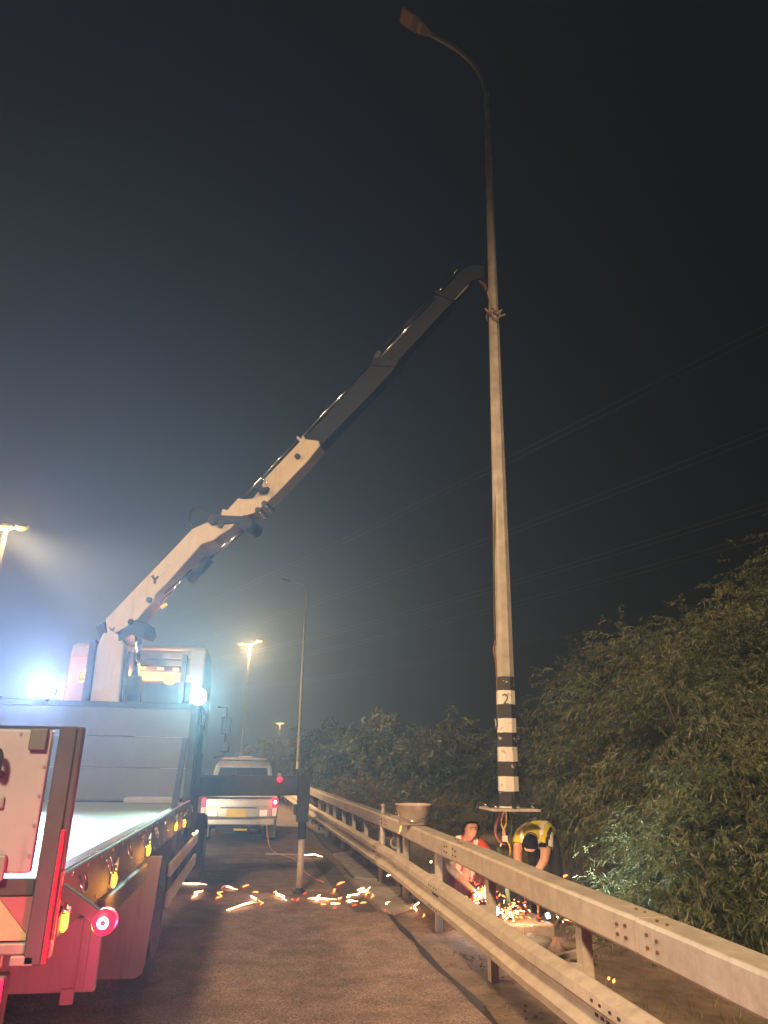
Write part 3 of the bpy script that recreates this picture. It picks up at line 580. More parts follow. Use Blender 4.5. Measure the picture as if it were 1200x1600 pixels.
plate('boom_collar', [(680,465),(684,461),(712,469),(709,477)], 0.26, 'boom_dark', root, 0.006); plate('boom_collar', [(583,577),(588,566),(626,573),(619,580)], 0.28, 'boom_dark', root, 0.006); plate('boom_collar', [(584,560),(592,548),(597,553),(590,564)], 0.1, 'chrome', root, 0.004)
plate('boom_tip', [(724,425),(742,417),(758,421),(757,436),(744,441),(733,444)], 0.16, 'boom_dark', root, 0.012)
b = MB(); b.tube(catmull([bp(748,438), bp(757,446), bp(760,455)], 5), 0.03, 8); b.build('hook', 'rust', root)
# small amber lamp on the boom's underside
p = bp(252, 949); b = MB(); b.bar(p, bp(260, 944), 0.035, 0.035); b.build('boom_lamp', 'lens_beacon', root)
# outrigger
OY = 11.63
b = MB(); b.prism([(-2.2, OY, 1.27), (0.60, OY, 1.33), (0.60, OY, 1.60), (-0.3, OY, 1.60), (-2.2, OY, 1.56)], (0, 0.22, 0)); ob = b.build('outrigger_beam', 'dark_steel', root, bevel=0.02)
b = MB(); b.box((0.60, OY-0.09, 0.96), (0.78, OY+0.09, 1.66)); b.box((0.56, OY-0.06, 1.06), (0.599, OY+0.06, 1.2)); lg = b.build('outrigger_leg', 'dark_steel', root, bevel=0.012)
b = MB(); b.box((0.635, OY-0.055, 0.72), (0.755, OY+0.055, 0.958)); b.build('inner_leg', 'boom_dark', lg, bevel=0.01)
b = MB(); b.cyl((0.70, OY, 0.06), (0.70, OY, 0.73), 0.05, n=16); b.build('leg_rod', 'pole_steel', lg)
b = MB(); b.lathe((0.70, OY, 0.005), [(0.0, 0), (0.10, 0), (0.10, 0.02), (0.06, 0.035), (0.05, 0.07), (0.0, 0.07)], 20); b.build('foot_pad', 'dark_steel', lg)
p = atY(437, 1218, OY-0.13); b = MB(); b.lathe(p, [(0.0, -0.02), (0.03, -0.015), (0.04, 0.0), (0.04, 0.02)], 14, 'Y'); b.build('marker_lamp', 'lens_red', ob)
lamp('marker_light', 'POINT', p + Vector((0, -0.06, 0)), 0.6, (1.0, 0.03, 0.08), root, 0.03)
b = MB(); b.box((-3.35, OY-0.09, 0.3), (-3.2, OY+0.09, 1.6)); b.build('outrigger_leg', 'dark_steel', root, bevel=0.012)
# ================================================================== LAMP POLE ON THE CRANE
PX, PY, PZ = 3.16, 9.35, 1.30
def pole_xy(px, py): return atY(px, py, PY)
root = empty('lamp_pole', (PX, PY, PZ)); LP = root
tag(root, 'tall street lamp pole lifted off its base, black and white bands at the foot', 'lamp pole')
base = Vector((PX, PY, PZ)); top = pole_xy(760.5, 150)
def octpole(b, pts, rs, n=8):
    b.tube(pts, rs, n); b.sm = [False]*len(b.sm)
banded('painted_pole', 0.0, 0.178, 9)
b = MB(); L = [base.lerp(top, t) for t in (0.0, 0.2, 0.5, 0.8, 1.0)]; octpole(b, L, [0.135, 0.118, 0.092, 0.064, 0.048]); b.build('shaft', 'painted_pole', root)
armpx = [(760.5,150), (758,138), (751,118), (738,98), (718,80), (696,66), (674,54)]
A = [top] + [atY(x, y, PY) for x, y in armpx[1:]]
b = MB(); b.tube(catmull(A, 4), 0.045, 10); b.build('arm', 'pole_steel', root)
h0 = A[-1]; h1 = atY(627, 22, PY); d = (h1-h0).normalized(); side = Vector((0, 1, 0)); upv = side.cross(d)*-1
if upv.z < 0: upv = -upv
b = MB()
for t, w, hh in ((0.0, 0.05, 0.05), (0.12, 0.09, 0.06), (0.3, 0.13, 0.075), (0.6, 0.17, 0.07), (0.95, 0.17, 0.05), (1.02, 0.14, 0.03)):
    c = h0 + (h1-h0)*t
    b.v += [c - side*w - upv*hh*0.2, c + side*w - upv*hh*0.2, c + side*w*0.8 + upv*hh, c - side*w*0.8 + upv*hh]
for i in range(5):
    for k in range(4): b.f.append((i*4+k, i*4+(k+1)%4, i*4+4+(k+1)%4, i*4+4+k)); b.sm.append(False)
b.f += [(3,2,1,0), (20,21,22,23)]; b.sm += [False]*2
hd = b.build('lamp_head', 'grey_paint', root, bevel=0.01)
c0 = h0 + (h1-h0)*0.62; c1 = h0 + (h1-h0)*0.97
b = MB(); b.add([c0-side*0.14-upv*0.022, c0+side*0.14-upv*0.022, c1+side*0.14-upv*0.018, c1-side*0.14-upv*0.018], [(0,1,2,3)]); b.prism([c0-side*0.14-upv*0.022, c0+side*0.14-upv*0.022, c1+side*0.14-upv*0.018, c1-side*0.14-upv*0.018], upv*-0.012); b.build('lens', 'lens_unlit', hd)
c0 = h0 + (h1-h0)*0.30; c1 = h0 + (h1-h0)*0.42
b = MB(); b.prism([c0-side*0.10-upv*0.03, c0+side*0.10-upv*0.03, c1+side*0.10-upv*0.03, c1-side*0.10-upv*0.03], upv*-0.012); b.build('gear_cover', 'lens_unlit', hd)
# foot: flange plate with gussets
b = MB(); b.box((PX-0.31, PY-0.29, PZ-0.03), (PX+0.31, PY+0.29, PZ-0.002)); fl = b.build('flange', 'galvanised', root, bevel=0.006)
for dx, dy in ((1,0), (-1,0), (0,1), (0,-1)):
    b = MB(); u = Vector((dx, dy, 0)); t = Vector((-dy, dx, 0))
    b.prism([base+u*0.13, base+u*0.27, base+u*0.255+Vector((0,0,0.07)), base+u*0.20+Vector((0,0,0.13)), base+u*0.128+Vector((0,0,0.16))], t*0.012); b.build('gusset', 'dark_steel', fl)
for dx in (-1, 1):
    for dy in (-1, 1):
        b = MB(); q = base + Vector((0.24*dx, 0.22*dy, 0)); b.cyl(q, q+Vector((0,0,0.035)), 0.025, n=6); b.build('nut', 'chrome', fl)
# painted figure on the second white band
cu = bpy.data.curves.new('number', 'FONT'); cu.body = '2'; cu.size = 0.2; cu.extrude = 0.001; cu.align_x = 'CENTER'
to = bpy.data.objects.new('number', cu); COL.objects.link(to)
bpy.context.view_layer.update(); dg = bpy.context.evaluated_depsgraph_get(); me = bpy.data.meshes.new_from_object(to.evaluated_get(dg)); bpy.data.objects.remove(to)
no = bpy.data.objects.new('number', me); COL.objects.link(no); me.materials.clear(); me.materials.append(MATS['graffiti_green']); no.parent = root
vd = Vector((-PX, -PY, 0)).normalized(); q = base.lerp(top, 0.1095)
no.rotation_euler = (math.radians(90), 0, math.atan2(vd.y, vd.x)+math.pi/2); no.location = q + vd*0.129 + Vector((0, 0, -0.07)) - root.location
# cable taped down the shaft's left side, the dangling supply cables below
cab_pts = [pole_xy(*p)+Vector((0,-0.02,0)) for p in ((771,560),(771.5,700),(771,850),(772,960),(773.5,1000),(770.5,1015),(774,1035),(776,1060),(778,1100),(779,1135),(781,1150))]
b = MB(); b.tube(catmull(cab_pts, 4), 0.014, 6); b.build('taped_cable', 'cable_brown', root)
b = MB(); b.tube(catmull([pole_xy(771.5,600)+Vector((0,-0.05,0)), pole_xy(772.5,760)+Vector((0,-0.05,0)), pole_xy(770,900)+Vector((0,-0.05,0)), pole_xy(772,1000)+Vector((0,-0.05,0))], 5), 0.009, 6); b.build('taped_cable', 'cable_green', root)
b = MB(); q = pole_xy(780,1130); b.box(q+Vector((-0.05,-0.03,-0.05)), q+Vector((0.0,0.03,0.06))); b.build('cable_clip', 'chrome', root)
def hang(nm, px, r, m):
    b = MB(); b.tube(catmull([atY(x, y, PY+0.02*i) for i, (x, y) in enumerate(px)], 6), r, 6); return b.build(nm, m, root)
hang('dangling_cable', [(783,1264),(778,1280),(774,1295),(777,1310),(788,1318),(790,1312)], 0.018, 'cable_brown')
hang('dangling_cable', [(790,1264),(791,1285),(786,1300),(792,1312),(797,1325),(796,1340),(786,1347),(780,1338)], 0.012, 'cable_yellow')
hang('dangling_cable', [(796,1264),(800,1290),(797,1310),(799,1330),(794,1345)], 0.010, 'cable_green')
hang('dangling_cable', [(788,1264),(783,1285),(789,1302),(786,1310),(782,1322)], 0.012, 'pale_cloth')
b = MB(); q = atY(789, 1311, PY-0.03); b.box(q-Vector((0.03,0.02,0.03)), q+Vector((0.03,0.02,0.04))); b.build('cable_joint', 'white_paint', root, bevel=0.006)
# lifting strap tied round the shaft
root = empty('lifting_strap', pole_xy(771, 497)); tag(root, 'webbing strap knotted round the pole below the boom tip', 'strap')
c = pole_xy(771, 494); rr = 0.108
b = MB(); b.tube([c + Vector((rr*math.cos(t), rr*math.sin(t), 0.03*math.sin(t*2))) for t in np.linspace(0, 2*math.pi, 25)], 0.02, 6); b.build('loop', 'strap_web', root)
b = MB(); b.tube([c+Vector((rr*0.6*math.cos(t), -rr-0.03, -0.06+0.08*math.sin(t))) for t in np.linspace(0, 6.28, 17)], 0.014, 6); b.build('knot', 'strap_web', root)
for q0, q1 in (((765,496),(755,488)), ((777,500),(786,497)), ((776,494),(781,490))):
    b = MB(); b.cyl(pole_xy(*q0)+Vector((0,-0.08,0)), pole_xy(*q1)+Vector((0,-0.1,0)), 0.016, n=8); b.build('loose_end', 'strap_web', root)
b = MB(); b.tube(catmull([pole_xy(767,489)+Vector((0,-0.1,0)), pole_xy(762.5,465)+Vector((0,-0.05,0)), pole_xy(761,452)], 5), 0.02, 6); b.build('lifting_leg', 'strap_web', root)

# ================================================================== DISTANT LAMPS, UNLIT POST, POWER CABLES
def mast(loc, h, label, heads, power, group='lit lamp masts along the median', col=(1.0, 0.63, 0.32), wide=True):
    root = empty('lamp_mast', loc); tag(root, label, 'lamp mast', group)
    b = MB(); octpole(b, [Vector(loc)+Vector((0,0,t*h)) for t in (0, 0.5, 1.0)], [0.14, 0.10, 0.07], 10); b.build('mast', 'pole_steel', root)
    b = MB(); b.lathe(loc, [(0.0, 0.0), (0.3, 0.0), (0.3, 0.03), (0.16, 0.05), (0.15, 0.3)], 12); b.build('mast_base', 'concrete', root)
    for k, (dx, dy, dz) in enumerate(heads):
        c = Vector(loc) + Vector((dx, dy, h+dz)); a = Vector(loc) + Vector((0, 0, h-0.1))
        b = MB(); b.cyl(a, c+Vector((0,0,0.06)), 0.035, n=8); b.build('bracket', 'pole_steel', root)
        b = MB(); b.box(c+Vector((-0.30,-0.16,0.0)), c+Vector((0.30,0.16,0.14))); hd = b.build('lamp_head', 'grey_paint', root, bevel=0.04)
        b = MB(); b.lathe(c+Vector((0,0,-0.004)), [(0.0, -0.10), (0.12, -0.09), (0.2, -0.04), (0.22, 0.0)], 14); b.build('lens', 'lens_sodium', hd)
    if power and wide: lamp('sodium_light', 'POINT', Vector(loc)+Vector((0, 0, h-0.35)), power, (1.0, 0.52, 0.17), root, 0.35)
    elif power: lamp('sodium_light', 'SPOT', Vector(loc)+Vector((0, 0, h-0.35)), power, col, root, 1.2, aim=Vector((3.8, 9.5, 0.8))-Vector(loc)-Vector((0, 0, h)), angle=46, blend=1.0)
    return root
three = ((-0.55,0,0), (0.55,0,0.05), (0.15,-0.5,-0.1))
def foot(px, py, y): p = atY(px, py, y); return (p.x, p.y, 0.0), p.z
(l, h) = foot(10, 825, 30); mast(l, h, 'lamp mast with three glowing heads at the left edge of the picture', three, LA)
lamp('sodium_light', 'SPOT', Vector((l[0]+0.3, l[1], h-0.4)), LBELT, (1.0, 0.62, 0.28), bpy.data.objects['lamp_mast'], 0.5, aim=Vector((7.0, 27.0, 1.5))-Vector((l[0], l[1], h)), angle=70, blend=1.0)
(l, h) = foot(391, 1007, 60); mast(l, h, 'lit lamp mast rising behind the pickup between the cab and the unlit post', ((-0.8,0,0), (0.0,0,0), (0.75,-0.3,0.3)), LB)
(l, h) = foot(437, 1130, 150); mast(l, h, 'farthest lit lamp mast, small above the distant bushes', ((-0.7,0,0), (0.7,0,0)), LC)
(l, h) = foot(100, 1068, 80); mast(l, h, 'small lit lamp mast showing just right of the left work lamp', ((-0.9,0,0), (0,0,0), (0.9,0,0)), LD)
mast(tuple(LPOS1), 12.0, 'lamp mast across the road beside the truck, out of view to the left', three, LP1, wide=False)
mast(tuple(LPOS2), 14.0, 'lamp mast behind the camera on the far side of the road', three, LP2, wide=False)
# unlit post of the row on the verge
fl_, _ = foot(465, 1210, 34); p = atY(478, 932, 34); rootp = empty('lamp_post', (fl_[0], 34, 0)); tag(rootp, 'slim unlit lamp post with banded foot beyond the pickup', 'lamp post')
banded('painted_post', 0.0, 0.3, 6)
b = MB(); octpole(b, [(fl_[0], 34, -0.2), (fl_[0]*0.5+p.x*0.5, 34, p.z*0.5), (p.x, 34, p.z)], [0.085, 0.065, 0.04]); b.build('shaft', 'painted_post', rootp)
b = MB(); b.tube(catmull([p, p+Vector((-0.05,0,0.35)), p+Vector((-0.35,0,0.62)), p+Vector((-0.8,0,0.72))], 4), 0.04, 8); b.build('arm', 'pole_steel', rootp)
b = MB(); q = p+Vector((-1.0,0,0.74)); b.box(q-Vector((0.25,0.14,0.04)), q+Vector((0.25,0.14,0.05))); b.build('lamp_head', 'grey_paint', rootp, bevel=0.03)
# power cables: five twin runs crossing high behind the road
wd = Vector((ray(-203, 1226).x, ray(-203, 1226).y, 0)).normalized()
runs = [((420,900), 27, 'highest twin power cable, passing behind the boom'), ((500,940), 25, 'second twin power cable from the top, brightest of the five'), ((585,972), 24, 'faint third twin power cable from the top'), ((580,1000), 22, 'fourth twin power cable from the top'), ((600,1045), 20, 'lowest twin power cable, meeting the pole above its bands')]
for (q, hz, lab) in runs:
    v = ray(*q); t = (hz-HC)/v.z; c = CAM + v*t
    for s in (-1, 1):
        pts = []
        for u in np.linspace(-150, 120, 28):
            w = c + wd*u; w.z = hz + 0.00025*(u*u) + s*0.28; pts.append(w)
        b = MB(); b.tube(pts, 0.011 if hz == 27 else 0.016 if hz == 25 else 0.027, 5); o = b.build('power_cable', 'wire'); tag(o, lab + (', upper strand' if s > 0 else ', lower strand'), 'power cable', 'overhead power cables')

# ================================================================== PICKUP
PYR = 18.3; root = empty('pickup_truck', (-0.4, 20.5, 0)); tag(root, 'silver pickup parked ahead of the crane truck with its tail lamp lit', 'pickup')
x0, x1, xc = -1.30, 0.50, -0.40
body = [(PYR+0.05, 0.50), (PYR+0.02, 0.98), (PYR+1.55, 1.0), (PYR+1.6, 1.0), (PYR+3.6, 1.02), (PYR+4.9, 0.95), (PYR+5.1, 0.5)]
b = MB(); b.prism([(xc, y, z) for y, z in body], (x1-x0, 0, 0)); bd = b.build('body', 'silver_paint', root, bevel=0.05, seg=3)
cabp = [(PYR+1.62, 1.0), (PYR+1.74, 1.68), (PYR+1.95, 1.80), (PYR+3.2, 1.80), (PYR+3.9, 1.03)]
b = MB(); n = len(cabp)
for sx, ins in ((-1, 0), (1, 0)):
    for y, z in cabp: b.v.append(Vector((xc+sx*(0.84-0.17*max(0, (z-1.0)/0.80)), y, z)))
b.f += [tuple(range(n)), tuple(reversed(range(n, 2*n)))] + [((i+1)%n, i, n+i, n+(i+1)%n) for i in range(n)]; b.sm += [False]*len(b.f)
cb = b.build('cab', 'silver_lit', root, bevel=0.05, seg=3)
b = MB(); b.prism([(xc-0.72, PYR+1.66, 1.06), (xc+0.72, PYR+1.66, 1.06), (xc+0.60, PYR+1.73, 1.64), (xc-0.60, PYR+1.73, 1.64)], (0, 0.05, 0)); rw = b.build('rear_window', 'glass_dark', cb)
for x in (-0.2, 0.22): b = MB(); b.bar((xc+x, PYR+1.63, 1.06), (xc+x*0.9, PYR+1.70, 1.63), 0.03, 0.015); b.build('divider', 'black_plastic', rw)
b = MB(); b.bar((xc-0.80, PYR+1.56, 1.02), (xc-0.665, PYR+1.68, 1.70), 0.07, 0.05); b.build('pillar_trim', 'white_paint', cb); b = MB(); b.bar((xc+0.80, PYR+1.56, 1.02), (xc+0.665, PYR+1.68, 1.70), 0.07, 0.05); b.build('pillar_trim', 'white_paint', cb)
b = MB(); b.box((xc-0.60, PYR+1.95, 1.83), (xc+0.60, PYR+2.2, 1.90)); lb = b.build('light_bar', 'lens_unlit', root, bevel=0.03)
b = MB(); b.box((xc-0.15, PYR+1.94, 1.901), (xc+0.2, PYR+2.15, 1.93)); b.build('bar_cap', 'white_paint', lb)
b = MB(); b.box((x0+0.12, PYR-0.02, 0.56), (x1-0.12, PYR+0.025, 0.97)); tgt = b.build('tailgate', 'silver_paint', root, bevel=0.02)
b = MB(); b.box((x0+0.02, PYR-0.10, 1.0), (x1-0.02, PYR+1.5, 1.05)); b.build('bed_rim', 'silver_paint', root, bevel=0.015)
b = MB(); b.box((xc-0.35, PYR-0.05, 1.051), (xc+0.25, PYR+0.3, 1.14)); b.build('load_bar', 'white_paint', root, bevel=0.02)
for x in (-0.48, 0.38):
    b = MB(); b.box((xc+x, PYR-0.06, 0.98), (xc+x+0.05, PYR+0.1, 1.16)); b.build('load_clamp', 'orange_paint', root, bevel=0.01)
b = MB(); b.box((xc-0.28, PYR-0.040, 0.57), (xc+0.18, PYR-0.022, 0.74)); b.build('number_plate', 'plate_yellow', tgt, bevel=0.004)
b = MB(); b.box((x0+0.2, PYR-0.034, 0.80), (x1-0.2, PYR-0.021, 0.93)); b.build('pressed_panel', 'silver_paint', tgt, bevel=0.01)
b = MB(); b.box((xc-0.42, PYR-0.050, 0.755), (xc+0.42, PYR-0.021, 0.785)); b.build('plate_trim', 'black_plastic', tgt, bevel=0.006)
for xx in (x0+0.2, x1-0.42): b = MB(); b.box((xx, PYR-0.05, 0.585), (xx+0.22, PYR-0.021, 0.73)); b.build('lamp_panel', 'reflective', tgt, bevel=0.01)
b = MB(); b.box((x0+0.05, PYR-0.16, 0.40), (x1-0.05, PYR-0.02, 0.55)); bp_ = b.build('rear_bumper', 'silver_paint', root, bevel=0.03)
b = MB(); b.box((xc-0.5, PYR-0.10, 0.24), (xc+0.55, PYR+0.1, 0.39)); b.cyl((xc+0.3, PYR-0.2, 0.3), (xc+0.55, PYR-0.2, 0.3), 0.08, n=14); b.bar((xc-0.1, PYR-0.2, 0.28), (xc+0.2, PYR-0.22, 0.33), 0.08, 0.05); b.build('tow_frame', 'dark_steel', root, bevel=0.015)
b = MB(); b.box((xc-0.08, PYR-0.26, 0.30), (xc+0.22, PYR-0.17, 0.34)); b.build('hitch_plate', 'plate_yellow', root, bevel=0.006)
for x, m_ in ((x0+0.005, 'lens_red_dim'), (x1-0.145, 'lens_red')):
    b = MB(); b.box((x, PYR-0.06, 0.78), (x+0.14, PYR+0.05, 0.985)); o = b.build('tail_lamp', m_, root, bevel=0.02)
    b = MB(); b.box((x+0.02, PYR-0.07, 0.60), (x+0.12, PYR-0.045, 0.775)); b.build('reverse_lens', 'white_paint', o)
q = Vector((x1-0.07, PYR-0.065, 0.90)); b = MB(); b.sphere(q, 0.04, 10, 6, (1, 0.3, 1)); b.build('lit_bulb', 'lens_red_hot', root)
lamp('tail_light', 'POINT', q+Vector((0, -0.12, 0)), 3.5, (1.0, 0.04, 0.08), root, 0.04)
for x in (x0+0.12, x1-0.12):
    for y in (PYR+0.95, PYR+4.1):
        b = MB(); r = 0.36; w = 0.24; b.lathe((x, y, r), [(r*0.5, -w/2), (r*0.92, -w/2), (r, -w*0.35), (r, w*0.35), (r*0.92, w/2), (r*0.5, w/2)], 26, 'X'); wh = b.build('wheel', 'rubber', root)
        b = MB(); b.lathe((x, y, r), [(0, -0.05), (r*0.5, -0.05)], 16, 'X'); b.build('rim', 'grey_paint', wh)
    b = MB(); b.box((x-0.11, PYR+0.45, 0.10), (x+0.11, PYR+0.465, 0.5)); b.build('mud_flap', 'grey_paint', root)
b = MB(); b.box((xc-0.62, PYR+1.58, 1.05), (xc+0.62, PYR+1.62, 1.10)); b.build('window_sill', 'white_paint', cb)
b = MB(); b.sphere((xc-0.28, PYR+1.67, 1.40), 0.035, 8, 6, (1.4, 0.5, 0.9)); b.build('cab_lamp', 'lens_amber', cb)
for s in (-1, 1):
    b = MB(); b.box((xc+s*0.90, PYR+3.0, 1.05), (xc+s*1.08, PYR+3.1, 1.22)); b.build('mirror', 'silver_paint', root, bevel=0.03)
# cord from the pickup lying over the asphalt
pts = [atY(419,1262,PYR-0.09), atY(417,1285,PYR-0.15), atY(418,1305,PYR-0.3), atZ(421,1322,0.012), atZ(428,1331,0.012), atZ(440,1336,0.012), atZ(452,1339,0.012), atZ(464,1346,0.012), atZ(468,1356,0.012), atZ(478,1364,0.012), atZ(492,1373,0.012), atZ(505,1378,0.012)]
b = MB(); b.tube(catmull(pts, 5), 0.011, 6); tag(b.build('tow_rope', 'cord_pink'), 'thin pink rope hanging from the pickup and trailing over the asphalt', 'rope')
b = MB(); a, c = atZ(415,1334,0.02), atZ(468,1335,0.02); b.bar(a, c, 0.04, 0.02); tag(b.build('wooden_lath', 'pale_cloth'), 'pale lath lying on the asphalt behind the pickup', 'lath')
# ================================================================== TREES AND SHRUBS
def crown_mesh(name, lobes, n_twig, leaves, leaf_len, leaf_w, droop, m, seed, shell=(0.55, 1.0), zmin=None, twig_len=0.55):
    r = np.random.default_rng(seed)
    C = np.array([l[:3] for l in lobes], float); Rr = np.array([l[3:6] for l in lobes], float)
    vol = Rr.prod(axis=1)**(2/3); k = r.choice(len(lobes), n_twig, p=vol/vol.sum())
    u = r.normal(size=(n_twig, 3)); u /= np.linalg.norm(u, axis=1)[:, None]
    rad = r.uniform(shell[0]**2, shell[1]**2, n_twig)**0.5
    lump = 1 + 0.24*np.sin(u[:, 0]*7+k*1.7+seed) * np.cos(u[:, 2]*6+k) + 0.15*np.sin(u[:, 1]*13+k*3.1)
    P = C[k] + u*Rr[k]*(rad*lump)[:, None]
    # uneven density: whole sprays missing in places so that dark gaps show
    h = np.sin(P[:, 0]*2.3+seed)+np.sin(P[:, 1]*2.9+1.0)+np.sin(P[:, 2]*3.1+P[:, 0]*1.1)
    keep = (h > -0.75) | (r.random(n_twig) < 0.12)
    if zmin is not None: keep &= P[:, 2] > zmin
    P = P[keep]; u = u[keep]; n = len(P)
    D = u*np.array([1.0, 1.0, 0.55]) + np.array([0, 0, 0.15]) + r.normal(scale=0.45, size=(n, 3)); D /= np.linalg.norm(D, axis=1)[:, None]
    L = twig_len*r.uniform(0.5, 1.2, n)*np.where(r.random(n) < 0.12, 1.8, 1.0)
    t = r.uniform(0.05, 1.0, (n, leaves))
    base = P[:, None, :] + D[:, None, :]*(L[:, None]*t)[..., None]
    base[..., 2] -= droop*(L[:, None]*t**2)
    tang = D[:, None, :] - np.array([0, 0, 1.0])*(2*droop*t)[..., None]
    ld = tang + r.normal(scale=0.55, size=(n, leaves, 3)) + np.array([0, 0, -0.35*droop]); ld /= np.linalg.norm(ld, axis=2)[..., None]
    sd = np.cross(ld, r.normal(size=(n, leaves, 3))); sd /= np.linalg.norm(sd, axis=2)[..., None]
    ll = leaf_len*r.uniform(0.6, 1.3, (n, leaves, 1)); lw = leaf_w*r.uniform(0.7, 1.3, (n, leaves, 1))
    a = base; c = base + ld*ll; mid = base + ld*ll*0.45; mid2 = mid.copy(); mid[..., :] += sd*lw; mid2[..., :] -= sd*lw
    c[..., 2] -= ll[..., 0]*0.15
    V = np.stack([a, mid, c, mid2], axis=2).reshape(-1, 3); nl = n*leaves
    me = bpy.data.meshes.new(name); me.vertices.add(len(V)); me.vertices.foreach_set('co', V.astype(np.float32).ravel())
    me.loops.add(nl*4); me.loops.foreach_set('vertex_index', np.arange(nl*4, dtype=np.int32))
    me.polygons.add(nl); me.polygons.foreach_set('loop_start', np.arange(0, nl*4, 4, dtype=np.int32)); me.polygons.foreach_set('loop_total', np.full(nl, 4, dtype=np.int32))
    me.update(); me.validate(); me.materials.append(MATS[m]); return me
def tree(name, loc, lobes, n_twig, leaves, leaf_len, leaf_w, droop, m, seed, label, cat='tree', group=None, trunks=1, **kw):
    """lobes in coordinates relative to loc"""
    root = empty(name, loc); tag(root, label, cat, group); r = random.Random(seed)
    b = MB()
    for k in range(trunks):
        sx, sy = r.uniform(-0.25, 0.25)*(trunks > 1), r.uniform(-0.25, 0.25)*(trunks > 1)
        hub = Vector((sx*2.2+r.uniform(-.15, .15), sy*2.2, min(l[2] for l in lobes)*0.55+0.2)); th = 0.05+0.03*max(l[5] for l in lobes)
        b.tube(catmull([Vector((sx, sy, -0.35)), Vector((sx*1.3, sy*1.3, hub.z*0.5)), hub], 4), [th*(1-0.35*i/8) for i in range(9)], 8)
        for j, l in enumerate(lobes):
            if trunks > 1 and j % trunks != k: continue
            c = Vector(l[:3]); mid = hub.lerp(c, 0.5) + Vector((r.uniform(-.2, .2), r.uniform(-.2, .2), 0.15))
            b.tube(catmull([hub-Vector((0, 0, 0.1)), mid, c], 4), [th*0.6*(1-0.75*i/8) for i in range(9)], 6)
            for q in range(5):
                e = c + Vector((r.uniform(-1, 1)*l[3], r.uniform(-1, 1)*l[4], r.uniform(-.3, 1)*l[5]))*0.75
                b.tube([mid.lerp(c, 0.6), c.lerp(e, 0.4)+Vector((0, 0, 0.08)), e], [th*0.25, th*0.16, th*0.06], 5)
    b.build('trunk', 'bark', root, local=True)
    o = bpy.data.objects.new('crown', crown_mesh('crown', lobes, n_twig, leaves, leaf_len, leaf_w, droop, m, seed, **kw)); COL.objects.link(o); o.parent = root; o['kind'] = 'stuff'
    return root
# big drooping tree right of the pole, the thicket before it
tree('willow_tree', (7.9, 10.6, -0.3), [(0,0,2.9,2.2,2.2,1.8), (1.3,0.2,4.0,1.9,1.9,1.5), (-1.6,-0.3,2.1,1.7,1.7,1.5), (1.6,-0.6,2.2,2.2,1.9,1.9), (-0.6,-0.6,1.3,2.2,1.5,1.2), (2.9,0,5.2,1.7,1.9,1.9), (1.9,0.2,4.7,1.3,1.5,1.5), (0.7,-0.5,3.6,1.5,1.4,1.2)], 11000, 30, 0.095, 0.0066, 0.5, 'leaf_olive', 11, 'large drooping tree filling the right side behind the barrier', group=None, trunks=3)
tree('willow_tree', (6.85, 13.6, -0.3), [(0,0,2.7,1.5,1.4,1.5), (0.8,0.2,3.7,1.3,1.2,1.1), (-0.6,-0.2,1.6,1.2,1.2,1.2), (1.2,-0.5,1.8,1.5,1.3,1.4)], 4200, 28, 0.10, 0.0075, 0.45, 'leaf_olive', 23, 'rounded tree just right of the lifted pole with a hazy top', trunks=2)
tree('leafy_shrub', (5.3, 8.6, -0.2), [(0,0,0.95,0.85,0.8,0.75), (0.5,-0.2,1.5,0.9,0.8,0.8), (-0.35,0.15,0.45,0.75,0.7,0.45), (0.9,-0.6,0.7,1.0,0.8,0.7)], 2600, 30, 0.09, 0.007, 0.4, 'leaf_green', 31, 'pale leafy shrub lit white beside the bending worker', 'shrub', trunks=2)
tree('leafy_shrub', (6.6, 6.9, -0.3), [(0,0,1.2,1.2,1.0,0.95), (0.8,0.2,1.9,1.2,1.0,0.9), (-0.3,-0.4,0.6,1.0,0.9,0.6)], 2400, 28, 0.095, 0.007, 0.45, 'leaf_olive', 37, 'dark shrub at the right edge behind the nearest rail', 'shrub', trunks=2)
# the belt of bushes farther along the verge
belt = [('bushy_tree', (9.9, 25.5, -0.75), [(0,0,2.5,2.2,1.8,1.5), (-1.2,0,1.9,1.7,1.5,1.4), (1.4,0.3,1.9,1.9,1.5,1.5)], 1500, 'bushy tree behind the lifted pole, tallest of the far belt'),
        ('bushy_tree', (6.9, 27.0, -0.65), [(0,0,2.4,2.0,1.7,1.5), (-1.0,-0.3,1.8,1.5,1.4,1.3), (1.2,0.2,2.0,1.7,1.5,1.4)], 1400, 'broad bushy tree left of the lifted pole above the bucket'),
        ('bushy_tree', (4.9, 31.0, -0.6), [(0,0,2.6,1.7,1.6,1.4), (-0.9,-0.2,1.8,1.3,1.3,1.2), (0.9,0.1,1.9,1.5,1.4,1.4)], 1200, 'round bushy tree in the middle of the far belt'),
        ('bushy_tree', (3.5, 35.0, -0.3), [(0,0,2.3,1.5,1.5,1.3), (-0.8,0,1.7,1.1,1.3,1.1), (0.8,0.1,1.8,1.3,1.4,1.2)], 1000, 'dark bushy tree just right of the unlit lamp post'),
        ('bushy_tree', (2.4, 62.0, -0.3), [(0,0,2.3,2.2,2.0,1.6), (-2.0,0,2.0,1.9,1.8,1.5), (2.2,0.1,2.2,1.9,1.9,1.6)], 800, 'pale distant bush between the lit mast and the unlit post')]
for k, (nm, loc, lobes, nt, lab) in enumerate(belt):
    tree(nm, loc, lobes, nt, 26, 0.17+0.03*k, 0.022+0.006*k, 0.3, 'leaf_green' if k % 2 else 'leaf_olive', 50+k, lab, group='far belt of bushes', trunks=2)
